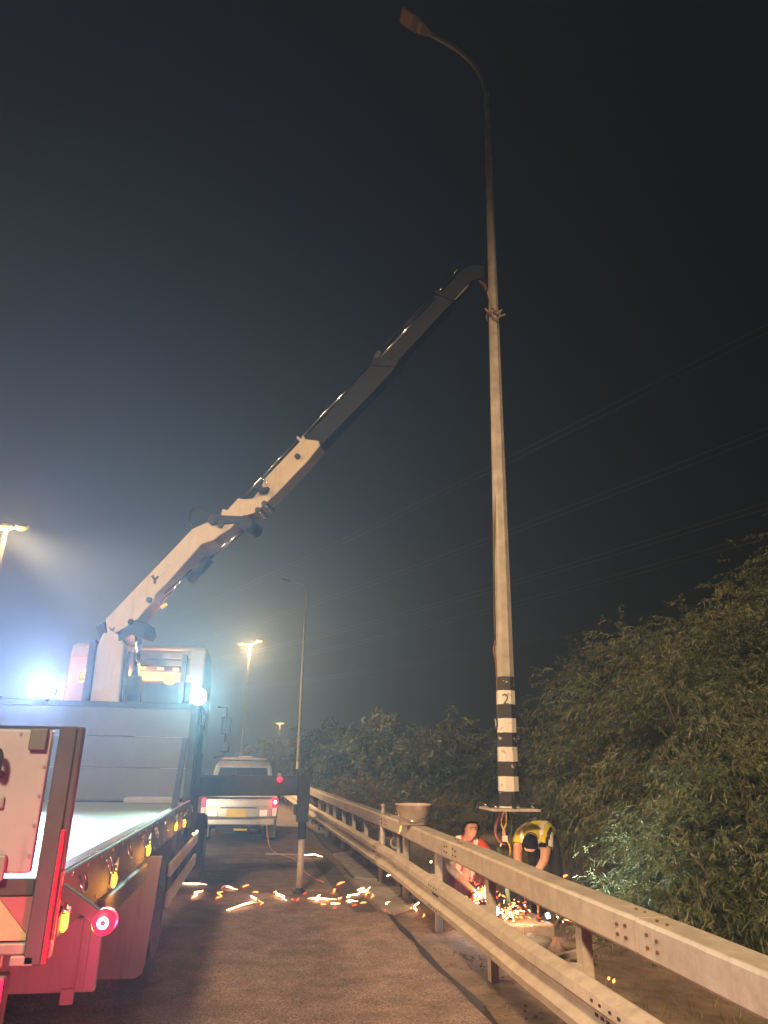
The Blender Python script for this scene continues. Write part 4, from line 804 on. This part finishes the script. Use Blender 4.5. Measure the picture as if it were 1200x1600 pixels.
tree('dry_shrub', (3.05, 23.0, -0.15), [(0,0,0.85,0.6,0.6,0.6), (0.5,0.2,0.6,0.6,0.5,0.5), (-0.4,0,0.5,0.5,0.5,0.4)], 420, 20, 0.15, 0.014, 0.1, 'leaf_dry', 61, 'dry straw coloured shrub behind the far end of the barrier', 'shrub', trunks=3)
tree('dry_shrub', (4.6, 21.5, -0.2), [(0,0,0.5,0.8,0.6,0.45), (0.8,0.2,0.45,0.8,0.6,0.4)], 420, 20, 0.15, 0.014, 0.1, 'leaf_dry', 67, 'low dry shrub in front of the broad bushy tree', 'shrub', trunks=2)
# leaf litter and weeds behind the barrier
b = MB(); r = random.Random(5)
for i in range(2600):
    y = r.uniform(3, 18); x = rail_x(y) + 0.35 + r.random()*3.2; z = verge_z(x, y); hgt = r.uniform(0.02, 0.12)*(1 if r.random() < 0.85 else 2.2); a = r.uniform(0, 6.28)
    d = Vector((math.cos(a), math.sin(a), 0))*0.006; lean = Vector((r.uniform(-.6, .6), r.uniform(-.6, .6), 1))*hgt
    p = Vector((x, y, z-0.005)); b.add([p-d, p+d, p+lean], [(0, 1, 2)])
tag(b.build('weeds', 'leaf_dry'), 'sparse dry weeds on the soil behind the barrier', 'weeds', kind='stuff')
# ================================================================== WORKERS
def person(name, label, J, E_, regions, loc, nseg=3):
    """J: joint -> (xyz, radius); E_: edges; regions: list of (joint, material). The skin grows over the joints as one surface."""
    names = list(J); idx = {n: i for i, n in enumerate(names)}; o0 = Vector(loc)
    me = bpy.data.meshes.new(name); me.from_pydata([Vector(J[n][0])-o0 for n in names], [(idx[a], idx[c]) for a, c in E_], [])
    ob = bpy.data.objects.new(name, me); COL.objects.link(ob)
    sk = ob.modifiers.new('skin', 'SKIN'); sk.use_smooth_shade = True; sk.branch_smoothing = 0.4
    sv = me.skin_vertices[0].data
    for i, n in enumerate(names):
        rr = J[n][1]; sv[i].radius = rr if isinstance(rr, tuple) else (rr, rr); sv[i].use_root = (n == 'pelvis')
    su = ob.modifiers.new('sub', 'SUBSURF'); su.levels = nseg; su.render_levels = nseg
    bpy.context.view_layer.update(); dg = bpy.context.evaluated_depsgraph_get()
    m2 = bpy.data.meshes.new_from_object(ob.evaluated_get(dg)); ob.modifiers.clear(); ob.data = m2
    mats = []; m2.materials.clear()
    for _, mm in regions:
        if mm not in mats: mats.append(mm)
    for mm in mats: m2.materials.append(MATS[mm])
    pts = [(Vector(J[n][0])-o0, mats.index(mm)) for n, mm in regions]
    lab = []
    for p in m2.polygons:
        c = p.center; k = min(range(len(pts)), key=lambda i: (pts[i][0]-c).length_squared); p.material_index = pts[k][1]; lab.append(k); p.use_smooth = True
    ob.location = loc; return ob, lab
def shell(body, sel, off, name, m, parent, thick=True):
    """a garment: the chosen faces of the body pushed outwards"""
    me = body.data; vn = [v.normal.copy() for v in me.vertices]; used = {}; vs = []; fs = []
    for p in me.polygons:
        if not sel(p.center, p.normal, p.index): continue
        f = []
        for vi in p.vertices:
            if vi not in used: used[vi] = len(vs); vs.append(me.vertices[vi].co + vn[vi]*off)
            f.append(used[vi])
        fs.append(tuple(f))
    b = MB(); b.add(vs, fs, True); o = b.build(name, m, parent, local=True)
    if thick and fs:
        s = o.modifiers.new('thickness', 'SOLIDIFY'); s.thickness = 0.006; s.offset = 1.0
    return o
def hand(J, E_, key, wrist, pos, d, side, curl=(0, 0, -1)):
    """palm, four bent fingers of unequal length and a thumb leaving the palm's side"""
    d = Vector(d).normalized(); side = Vector(side).normalized(); cu = Vector(curl).normalized(); p = Vector(pos)
    J[key+'palm'] = (p, (0.030, 0.020)); E_.append((wrist, key+'palm'))
    for i, (off, ln) in enumerate(((-0.028, 0.060), (-0.010, 0.072), (0.010, 0.068), (0.028, 0.052))):
        a = p + d*0.035 + side*off; c = a + d*ln*0.5 + cu*0.012; e = c + d*ln*0.3 + cu*ln*0.45
        for n, q, r in (('a', a, 0.0115), ('b', c, 0.0095), ('c', e, 0.008)): J[f'{key}f{i}{n}'] = (q, r)
        E_ += [(key+'palm', f'{key}f{i}a'), (f'{key}f{i}a', f'{key}f{i}b'), (f'{key}f{i}b', f'{key}f{i}c')]
    a = p - side*0.035 + d*0.002; c = a - side*0.018 + d*0.030 + cu*0.01; J[key+'ta'] = (a, 0.012); J[key+'tb'] = (c, 0.0095)
    E_ += [(key+'palm', key+'ta'), (key+'ta', key+'tb')]
    return [key+'palm'] + [f'{key}f{i}{n}' for i in range(4) for n in 'abc'] + [key+'ta', key+'tb']

# ---- worker squatting with a grinder, looking down at it
gx, gy_ = 2.74, 9.22
J = {'pelvis': ((2.70, 10.02, 0.30), 0.155), 'belly': ((2.69, 9.93, 0.46), 0.145), 'chest': ((2.69, 9.78, 0.64), (0.17, 0.13)), 'neckbase': ((2.70, 9.70, 0.775), 0.075), 'neck': ((2.71, 9.655, 0.82), 0.058), 'head': ((2.725, 9.60, 0.905), (0.082, 0.095)), 'crown': ((2.72, 9.625, 0.985), (0.078, 0.09)), 'jaw': ((2.735, 9.535, 0.855), 0.05), 'nose': ((2.738, 9.495, 0.905), 0.014), 'nosetip': ((2.742, 9.478, 0.887), 0.011), 'earl': ((2.640, 9.61, 0.90), 0.016), 'earr': ((2.806, 9.60, 0.90), 0.016),
     'shl': ((2.50, 9.76, 0.72), 0.082), 'ell': ((2.43, 9.55, 0.50), 0.058), 'wrl': ((2.62, 9.33, 0.40), 0.036), 'shr': ((2.89, 9.74, 0.72), 0.082), 'elr': ((2.98, 9.52, 0.50), 0.058), 'wrr': ((2.84, 9.32, 0.42), 0.036),
     'hipl': ((2.58, 9.98, 0.27), 0.12), 'knl': ((2.46, 9.62, 0.44), 0.085), 'anl': ((2.53, 9.85, 0.08), 0.05), 'tol': ((2.49, 9.67, 0.02), 0.04), 'hipr': ((2.83, 9.98, 0.27), 0.12), 'knr': ((2.95, 9.64, 0.44), 0.085), 'anr': ((2.90, 9.86, 0.08), 0.05), 'tor': ((2.95, 9.68, 0.02), 0.04)}
E_ = [('pelvis','belly'),('belly','chest'),('chest','neckbase'),('neckbase','neck'),('neck','head'),('head','crown'),('head','jaw'),('head','nose'),('nose','nosetip'),('head','earl'),('head','earr'),('chest','shl'),('shl','ell'),('ell','wrl'),('chest','shr'),('shr','elr'),('elr','wrr'),('pelvis','hipl'),('hipl','knl'),('knl','anl'),('anl','tol'),('pelvis','hipr'),('hipr','knr'),('knr','anr'),('anr','tor')]
J = {k: ((v[0][0], v[0][1], v[0][2] + 0.12*min(1.0, max(0.0, (v[0][2]-0.2)/0.4)) if k[:2] not in ('wr',) else v[0][2]), v[1]) for k, v in J.items()}
J['head'] = (J['head'][0], (0.09, 0.10)); J['crown'] = (J['crown'][0], (0.086, 0.098))
hl = hand(J, E_, 'hl', 'wrl', (2.665, 9.275, 0.375), (0.6, -0.6, -0.25), (0.3, 0.3, 0.9)); hr = hand(J, E_, 'hr', 'wrr', (2.815, 9.27, 0.385), (-0.6, -0.6, -0.25), (-0.3, 0.3, 0.9))
reg = [('pelvis','maroon_cloth'),('belly','pale_cloth'),('chest','pale_cloth'),('neckbase','pale_cloth'),('neck','skin'),('head','skin'),('crown','skin'),('jaw','skin'),('nose','skin'),('nosetip','skin'),('earl','skin'),('earr','skin'),('shl','pale_cloth'),('ell','pale_cloth'),('wrl','skin'),('shr','pale_cloth'),('elr','pale_cloth'),('wrr','skin'),('hipl','maroon_cloth'),('knl','maroon_cloth'),('anl','maroon_cloth'),('tol','black_cloth'),('hipr','maroon_cloth'),('knr','maroon_cloth'),('anr','maroon_cloth'),('tor','black_cloth')] + [(n, 'work_glove') for n in hl+hr]
loc1 = (2.70, 9.9, 0.0)
w1, lab1 = person('person', '', J, E_, reg, loc1)
tag(w1, 'dark haired worker in a red reflective vest squatting over a grinder behind the barrier', 'person', 'workers at the pole base')
ix = {n: i for i, (n, _) in enumerate(reg)}; o1 = Vector(loc1)
tors = {ix[n] for n in ('belly', 'chest', 'neckbase', 'shl', 'shr', 'pelvis')}
shell(w1, lambda c, n, i: lab1[i] in tors and c.z > 0.30 and not (abs(c.x+0.0) < 0.045 and n.y < -0.3), 0.012, 'vest', 'vest_red', w1)
def stripe(c): X = c.x; return (0.07 < abs(X) < 0.135 and c.z > 0.40) or (0.46 < c.z < 0.52)
shell(w1, lambda c, n, i: lab1[i] in tors and c.z > 0.3 and stripe(c) and abs(c.x) > 0.045, 0.025, 'reflective_band', 'reflective', w1, False)
hd = {ix[n] for n in ('head', 'crown', 'earl', 'earr')}; hc = Vector((2.725, 9.60, 1.035))-o1
shell(w1, lambda c, n, i: lab1[i] in hd and ((c.z-hc.z) > 0.03 - 1.1*(c.y-hc.y+0.045) or (c.z - hc.z) > 0.052), 0.019, 'hair', 'hair', w1)
for dx in (-0.032, 0.034):
    b = MB(); b.sphere(Vector((2.733+dx, 9.498, 1.037)), 0.010, 8, 6, (1.3, 0.5, 0.5)); b.build('eye', 'hair', w1)
    b = MB(); b.tube([Vector((2.733+dx-0.02, 9.494, 1.056)), Vector((2.733+dx, 9.488, 1.061)), Vector((2.733+dx+0.02, 9.494, 1.056))], 0.004, 5); b.build('eyebrow', 'hair', w1)
b = MB(); b.tube([Vector((2.712, 9.478, 0.972)), Vector((2.736, 9.474, 0.968)), Vector((2.76, 9.476, 0.972))], 0.0045, 5); b.build('lips', 'lip_skin', w1)
# ---- worker bent double, reaching to the ground, crown of the head to the camera
J = {'pelvis': ((3.84, 10.02, 0.90), 0.155), 'belly': ((3.77, 9.90, 1.01), 0.155), 'chest': ((3.61, 9.68, 1.005), (0.185, 0.145)), 'neckbase': ((3.51, 9.52, 0.96), 0.08), 'neck': ((3.475, 9.465, 0.925), 0.06), 'head': ((3.42, 9.37, 0.895), (0.095, 0.105)), 'crown': ((3.39, 9.295, 0.895), (0.088, 0.098)), 'jaw': ((3.43, 9.43, 0.80), 0.05), 'nose': ((3.405, 9.375, 0.79), 0.014), 'earl': ((3.36, 9.43, 0.88), 0.016), 'earr': ((3.51, 9.37, 0.88), 0.016),
     'shl': ((3.43, 9.72, 0.97), 0.085), 'ell': ((3.33, 9.62, 0.72), 0.058), 'wrl': ((3.33, 9.45, 0.50), 0.036), 'shr': ((3.70, 9.52, 0.95), 0.085), 'elr': ((3.62, 9.40, 0.70), 0.058), 'wrr': ((3.44, 9.37, 0.50), 0.036),
     'hipl': ((3.74, 10.07, 0.86), 0.12), 'knl': ((3.68, 9.92, 0.46), 0.08), 'anl': ((3.70, 10.05, 0.06), 0.052), 'tol': ((3.62, 9.85, -0.01), 0.042), 'hipr': ((3.95, 9.96, 0.86), 0.12), 'knr': ((3.92, 9.78, 0.46), 0.08), 'anr': ((3.97, 9.90, 0.05), 0.052), 'tor': ((3.90, 9.70, -0.02), 0.042)}
E_ = [('pelvis','belly'),('belly','chest'),('chest','neckbase'),('neckbase','neck'),('neck','head'),('head','crown'),('head','jaw'),('head','nose'),('head','earl'),('head','earr'),('chest','shl'),('shl','ell'),('ell','wrl'),('chest','shr'),('shr','elr'),('elr','wrr'),('pelvis','hipl'),('hipl','knl'),('knl','anl'),('anl','tol'),('pelvis','hipr'),('hipr','knr'),('knr','anr'),('anr','tor')]
hl = hand(J, E_, 'hl', 'wrl', (3.335, 9.425, 0.435), (0.05, -0.1, -1), (1, 0, 0), (0, -1, -0.2)); hr = hand(J, E_, 'hr', 'wrr', (3.42, 9.36, 0.435), (0.0, -0.1, -1), (-1, 0.2, 0), (0, -1, -0.2))
reg = [('pelvis','black_cloth'),('belly','black_cloth'),('chest','black_cloth'),('neckbase','black_cloth'),('neck','skin'),('head','skin'),('crown','skin'),('jaw','skin'),('nose','skin'),('earl','skin'),('earr','skin'),('shl','black_cloth'),('ell','skin'),('wrl','skin'),('shr','black_cloth'),('elr','skin'),('wrr','skin'),('hipl','black_cloth'),('knl','black_cloth'),('anl','black_cloth'),('tol','black_cloth'),('hipr','black_cloth'),('knr','black_cloth'),('anr','black_cloth'),('tor','black_cloth')] + [(n, 'skin') for n in hl+hr]
loc2 = (3.8, 9.95, 0.0)
w2, lab2 = person('person', '', J, E_, reg, loc2)
tag(w2, 'worker in a yellow vest and black trousers bent double under the pole flange', 'person', 'workers at the pole base')
ix = {n: i for i, (n, _) in enumerate(reg)}; o2 = Vector(loc2); ax = (Vector(J['chest'][0])-Vector(J['pelvis'][0])).normalized(); pel = Vector(J['pelvis'][0])-o2
tors = {ix[n] for n in ('belly', 'chest', 'neckbase', 'shl', 'shr')}; tors2 = tors | {ix['pelvis']}
def along(c): return (c-pel).dot(ax)
sdv = Vector((0.75, -0.55, 0)).normalized()
shell(w2, lambda c, n, i: lab2[i] in tors and along(c) > 0.13 and (c-pel).dot(sdv) < 0.20, 0.012, 'vest', 'vest_yellow', w2)
shell(w2, lambda c, n, i: lab2[i] in tors2 and (-0.02 < along(c) < 0.04 or 0.10 < along(c) < 0.155), 0.026, 'reflective_band', 'reflective', w2, False)
shell(w2, lambda c, n, i: lab2[i] in tors and along(c) > 0.10 and (0.10 < (c-pel).dot(sdv) < 0.15 or 0.225 < (c-pel).dot(sdv) < 0.27 or -0.13 < (c-pel).dot(sdv) < -0.085), 0.026, 'reflective_band', 'reflective', w2, False)
hd = {ix[n] for n in ('head', 'crown', 'earl', 'earr')}
shell(w2, lambda c, n, i: lab2[i] in hd and (c+o2).z > 0.835, 0.013, 'hair', 'hair', w2)
# ---- angle grinder, inspection lamp and an added hand lamp
root = empty('angle_grinder', (gx, gy_, 0.36)); tag(root, 'small dark angle grinder in the hands of the squatting worker', 'grinder')
b = MB(); b.cyl((2.66, 9.25, 0.37), (2.82, 9.24, 0.36), 0.032, 0.028, n=14); b.build('motor_body', 'tool_body', root)
b = MB(); b.cyl((2.645, 9.24, 0.36), (2.645, 9.24, 0.30), 0.03, n=12); b.build('gear_head', 'chrome', root)
b = MB(); b.cyl((2.645, 9.24, 0.297), (2.645, 9.24, 0.292), 0.06, n=20); b.build('cutting_disc', 'dark_steel', root)
root = empty('work_torch', (2.78, 9.05, 0.12)); tag(root, 'glowing white inspection lamp on the ground before the squatting worker', 'lamp')
b = MB(); b.cyl((2.70, 9.05, 0.20), (2.86, 9.03, 0.20), 0.045, n=14); b.build('lamp_tube', 'torch_white', root)
b = MB(); b.cyl((2.66, 9.05, 0.20), (2.699, 9.05, 0.20), 0.05, n=14); b.cyl((2.861, 9.03, 0.20), (2.89, 9.03, 0.20), 0.05, n=14); b.box((2.70, 9.0, -0.02), (2.86, 9.1, 0.02)); b.bar((2.68, 9.05, 0.0), (2.68, 9.05, 0.17), 0.02, 0.02); b.bar((2.875, 9.03, 0.0), (2.875, 9.03, 0.17), 0.02, 0.02); b.build('lamp_stand', 'black_plastic', root)
lamp('inspection_light', 'POINT', (2.79, 8.97, 0.24), TORCH, (0.75, 0.95, 1.0), root, 0.05)
root = empty('added_hand_torch', (3.4, 9.2, 0.1)); tag(root, 'added white hand lamp below the bending worker, turned on the shrub', 'lamp')
b = MB(); b.cyl((3.50, 9.25, 0.40), (3.55, 9.21, 0.41), 0.03, n=12); b.cyl((3.49, 9.12, 0.12), (3.53, 9.11, 0.135), 0.03, n=12); b.build('lens', 'torch_white', root)
b = MB(); b.cyl((3.499, 9.25, 0.40), (3.40, 9.33, 0.385), 0.019, n=10); b.build('grip', 'black_plastic', root)
b = MB(); b.cyl((3.489, 9.12, 0.12), (3.38, 9.15, 0.08), 0.022, n=10); b.build('grip', 'black_plastic', root)
lamp('shrub_fill_light', 'SPOT', (3.57, 9.195, 0.415), TORCH2, (0.8, 0.97, 0.95), root, 0.03, aim=(1.6, -0.55, 0.30), angle=95, blend=0.8)  # fill lamp added to whiten the shrub's leaves

# ================================================================== BUCKET, STEEL RODS, BASE LEFTOVERS
root = empty('bucket', (2.13, 10.35, 1.022)); tag(root, 'dirty plastic mortar bucket standing on the top rail', 'bucket')
c = (2.13, 10.35, 1.0225)
b = MB(); b.lathe(c, [(0.0, 0.0), (0.185, 0.0), (0.195, 0.01), (0.243, 0.245), (0.255, 0.25), (0.255, 0.262), (0.236, 0.262), (0.184, 0.014), (0.0, 0.012)], 36); b.build('tub', 'bucket_plastic', root)
b = MB(); b.tube(catmull([Vector(c)+Vector((-0.25, 0, 0.24)), Vector(c)+Vector((-0.24, -0.13, 0.12)), Vector(c)+Vector((-0.05, -0.25, 0.06)), Vector(c)+Vector((0.17, -0.19, 0.13)), Vector(c)+Vector((0.25, 0, 0.24))], 6), 0.006, 6); b.build('bail_handle', 'chrome', root)
for k, (px, py, y) in enumerate(((598.5, 1256, 12.4), (624.5, 1262, 11.9), (636, 1266, 11.7))):
    t = atY(px, py, y); root = empty('steel_rod', (t.x, t.y, -0.05)); tag(root, ['leftmost of the three pale capped steel posts behind the top rail', 'middle of the three pale capped steel posts behind the top rail', 'pale capped steel post half hidden by the bucket'][k], 'post', 'capped steel posts behind the barrier')
    b = MB(); b.cyl((t.x, t.y, -0.2), (t.x, t.y, t.z-0.16), 0.045, n=12); b.cyl((t.x, t.y, t.z-0.16), (t.x, t.y, t.z-0.05), 0.045, 0.02, n=12); b.build('shaft', 'galvanised', root)
    b = MB(); b.sphere((t.x, t.y, t.z-0.03), 0.032, 10, 6); b.build('cap', 'galvanised', root)
b = MB(); q = atY(617.5, 1317, 11.9); b.tube([q+Vector((0.07*math.cos(t), 0, 0.07*math.sin(t))) for t in np.linspace(0, 6.283, 21)], 0.016, 6, caps=False); tag(b.build('cable_ring', 'pale_cloth'), 'small pale coil of hose hanging between the two rails', 'hose')
# the old foundation with its bolts below the lifted flange, scraps around it
root = empty('foundation', (PX, PY, -0.05)); tag(root, 'concrete foundation block with anchor bolts below the lifted pole', 'foundation')
b = MB(); b.box((PX-0.38, PY-0.36, -0.3), (PX+0.38, PY+0.36, 0.06)); b.build('block', 'concrete', root, bevel=0.02)
for dx in (-0.24, 0.24):
    for dy in (-0.22, 0.22): b = MB(); b.cyl((PX+dx, PY+dy, 0.06), (PX+dx, PY+dy, 0.26), 0.014, n=8); b.build('anchor_bolt', 'rust', root)
b = MB(); b.tube([(PX-0.05, PY-0.05, 0.06), (PX-0.1, PY-0.1, 0.42), (PX-0.16, PY-0.12, 0.70), (PX-0.2, PY-0.13, 0.86)], 0.03, 8); b.build('conduit', 'cable_green', root)
for k, (x, y, s, m_) in enumerate(((3.05, 8.35, 0.26, 'concrete'), (3.4, 8.2, 0.18, 'stone'), (2.85, 7.9, 0.15, 'concrete'), (3.3, 7.7, 0.2, 'stone'), (3.65, 8.5, 0.16, 'stone'))):
    b = MB(); r = random.Random(k+3); n = 7
    b.sphere((x, y, 0.02), s*0.55, 9, 6, (1.3, 1.0, 0.5))
    for v in b.v: v += Vector((r.uniform(-1, 1), r.uniform(-1, 1), r.uniform(-1, 1)))*s*0.08
    o = b.build('rubble_lump', m_); tag(o, ['largest lump of broken concrete behind the barrier below the pole', 'brown clod beside the largest lump of broken concrete', 'small broken concrete lump nearest the barrier post', 'brown clod nearest the camera behind the barrier', 'brown clod farthest right under the shrub'][k], 'rubble', 'lumps of rubble behind the barrier')
b = MB(); b.bar((2.55, 6.55, 0.28), (2.9, 6.7, 0.30), 0.05, 0.04); b.bar((2.86, 6.62, 0.28), (2.86, 6.62, -0.06), 0.04, 0.04); b.bar((2.58, 6.56, 0.27), (2.58, 6.56, -0.06), 0.04, 0.04); tag(b.build('steel_trestle', 'galvanised'), 'low pale steel trestle on the soil behind the near post', 'trestle')

# ================================================================== SPARKS
segs = [((280,1380),(316,1382),0), ((299,1404),(323,1386),0), ((337,1406),(350,1390),1), ((352,1385),(368,1389),0), ((378,1386),(387,1383),1), ((394,1394),(403,1394),1), ((391,1400),(399,1406),0), ((404,1406),(407,1414),1), ((354,1422),(394,1412),0), ((427,1394),(446,1406),0), ((455,1405),(459,1406),2), ((464,1408),(467,1404),2), ((480,1404),(518,1405),0), ((493,1408),(500,1399),0), ((500,1413),(509,1413),1), ((516,1412),(529,1412),0), ((518,1396),(525,1389),1), ((526,1384),(537,1378),1), ((541,1402),(560,1396),0), ((560,1396),(582,1386),0), ((558,1391),(572,1387),0), ((540,1408),(556,1408),0), ((550,1415),(557,1414),2), ((562,1412),(572,1410),1), ((580,1404),(583,1398),1), ((604,1418),(614,1409),0), ((601,1424),(603,1422),2), ((640,1419),(644,1419),1), ((650,1425),(654,1412),0), ((660,1433),(663,1429),1), ((598,1373),(613,1369),0), ((596,1366),(597,1361),2), ((467,1335),(498,1338),0), ((571,1402),(579,1392),1), ((346,1388),(352,1384),2), ((509,1403),(513,1409),1), ((528,1407),(533,1403),1), ((607,1405),(611,1408),2), ((474,1397),(478,1395),2), ((520,1420),(525,1418),2)]
def sliver(b, p, q, r):
    p = Vector(p); q = Vector(q); d = q-p
    L = d.length; j = lambda a: Vector((random.gauss(0, a), random.gauss(0, a), abs(random.gauss(0, a*0.5))))*L
    w = [random.uniform(0.55, 1.25) for _ in range(5)]
    b.tube([p, p+d*0.12+j(0.02), p+d*0.33+j(0.04), p+d*0.58+j(0.05), p+d*0.84+j(0.03), q], [r*0.25, r*0.7*w[0], r*w[1], r*0.9*w[2], r*0.6*w[3], r*0.15], 5)
def place_of(px):
    return 'beside the truck wheel' if px < 335 else 'left of the outrigger foot' if px < 460 else 'right of the outrigger foot' if px < 535 else 'at the edge of the asphalt' if px < 592 else 'on the concrete slabs under the barrier'
SPL = []
SM = ('spark_white', 'spark_orange', 'spark_red')
for k, (a, c, kind) in enumerate(segs):
    p = atZ(*a, 0.03 if k != 32 else 0.05); q = atZ(*c, 0.03 if k != 32 else 0.05)
    q = p + (q-p)*min(1.2, 0.7/max((q-p).length, 1e-3))
    b = MB(); sliver(b, p, q, (0.014, 0.012, 0.010)[kind]); o = b.build('glowing_splinter', SM[kind])
    if kind < 2:
        o.data.materials.append(MATS[SM[kind+1]]); end = random.choice((0, 4))
        for pg in o.data.polygons: pg.material_index = 1 if (pg.index//5 == end or pg.index >= 25 or (pg.index//5 == 4-end and kind == 1)) else 0
    ln = (q-p).length; word = ('white hot', 'orange', 'dull red')[kind]; size = 'long' if ln > 0.28 else 'short' if ln > 0.1 else 'tiny'
    tag(o, f'{size} {word} glowing metal splinter {place_of(a[0])}', 'spark', 'glowing splinters scattered over the road'); SPL.append((o, a[0]))
for lb in {o['label'] for o, _ in SPL}:
    same = sorted([(x, o.name, o) for o, x in SPL if o['label'] == lb])
    if len(same) > 1:
        for i, (_, _, o) in enumerate(same):
            o['label'] = ('leftmost ' if i == 0 else 'rightmost ' if i == len(same)-1 else ('middle ' if len(same) == 3 else ('second ', 'third ', 'fourth ', 'fifth ')[i-1] + 'from left of the ')) + lb
for k, (px, py, y, kind, lab) in enumerate(((303,1305,None,0,'white hot spark against the truck side guard'), (672,1348,9.0,0,'round glowing spark hanging below the top rail'), (850,1378,8.9,1,'orange spark just right of the bending worker'), (880,1370,8.9,1,'farther orange spark right of the bending worker'), (994,1429,7.2,2,'thin red spark above the top rail at right'), (1024,1439,7.0,2,'shorter red spark above the top rail at right'), (950,1528,4.6,1,'orange spark on the edge of the ribbed rail'), (958,1532,4.6,1,'smaller orange spark on the edge of the ribbed rail'), (627,1290,10.2,1,'orange flame coloured spark on the left side of the bucket'))):
    p = atX(px, py, XR+0.06) if y is None else atY(px, py, y)
    dx = {0: (6,-6), 1: (3,-3), 2: (5,-1), 3: (7,-3), 4: (18,9), 5: (8,9), 6: (3,2), 7: (3,2), 8: (-4,13)}[k]
    q = atX(px+dx[0], py+dx[1], XR+0.06) if y is None else atY(px+dx[0], py+dx[1], y)
    b = MB(); sliver(b, p, q, 0.014 if k != 4 and k != 5 else 0.007); tag(b.build('glowing_splinter', SM[kind]), lab, 'spark')
# spray at the grinder and at the cutting place: too dense to count
def spray(c, n, spread, seed, aim, label, r0=0.006):
    r = random.Random(seed); b = MB(); c = Vector(c); hubs = [c + Vector((r.gauss(0, 1)*1.4, r.gauss(0, 1), abs(r.gauss(0, 0.4))))*spread for _ in range(7)]
    for i in range(n):
        k = r.choice(hubs); p = k + Vector((r.gauss(0, 1), r.gauss(0, 1), r.gauss(0, 0.45)))*spread*0.6; p.z = max(p.z, 0.02)
        d = Vector(aim) + Vector((r.gauss(0, 1), r.gauss(0, 1), r.gauss(0, 0.6))); d.normalize()
        q = p + d*r.uniform(0.015, 0.06); q.z = max(q.z, 0.015); sliver(b, p, q, r0*r.uniform(0.5, 1.6))
    o = b.build('spark_spray', 'spark_orange'); o.data.materials.append(MATS['spark_white']); o.data.materials.append(MATS['spark_red'])
    for p in o.data.polygons: p.material_index = (p.index//27*7919 % 10 < 3) + 2*((p.index//27*104729) % 10 > 6)*(p.index//27*7919 % 10 >= 3)
    tag(o, label, 'sparks', kind='stuff'); return o
spray((2.71, 9.12, 0.32), 90, 0.11, 1, (0, -0.5, 0.1), 'dense spray of sparks at the squatting worker\'s grinder')
spray((3.15, 9.0, 0.14), 150, 0.14, 2, (0.3, -0.2, 0.0), 'dense heap of sparks on the ground below the pole flange')
lamp('spark_glow', 'POINT', (2.72, 9.10, 0.42), 22.0, (1.0, 0.25, 0.06), bpy.data.objects['spark_spray'], 0.05)
lamp('spark_glow', 'POINT', (3.15, 8.95, 0.28), 26.0, (1.0, 0.30, 0.08), bpy.data.objects['spark_spray.001'], 0.06)

# ================================================================== HAZE
b = MB(); b.box((-90, -60, -1.4), (110, 190, 36)); hz = b.build('haze', 'white_paint'); tag(hz, 'thin night haze over the road', 'haze', kind='stuff')
HM = bpy.data.materials.new('haze_air'); HM.use_nodes = True; hz.data.materials.clear(); hz.data.materials.append(HM)
n = HM.node_tree.nodes; n.remove(n['Principled BSDF']); pv = n.new('ShaderNodeVolumePrincipled')
pv.inputs['Color'].default_value = (*HAZE_COL, 1); pv.inputs['Density'].default_value = HAZE; pv.inputs['Anisotropy'].default_value = HAZE_G
HM.node_tree.links.new(pv.outputs[0], n['Material Output'].inputs['Volume'])
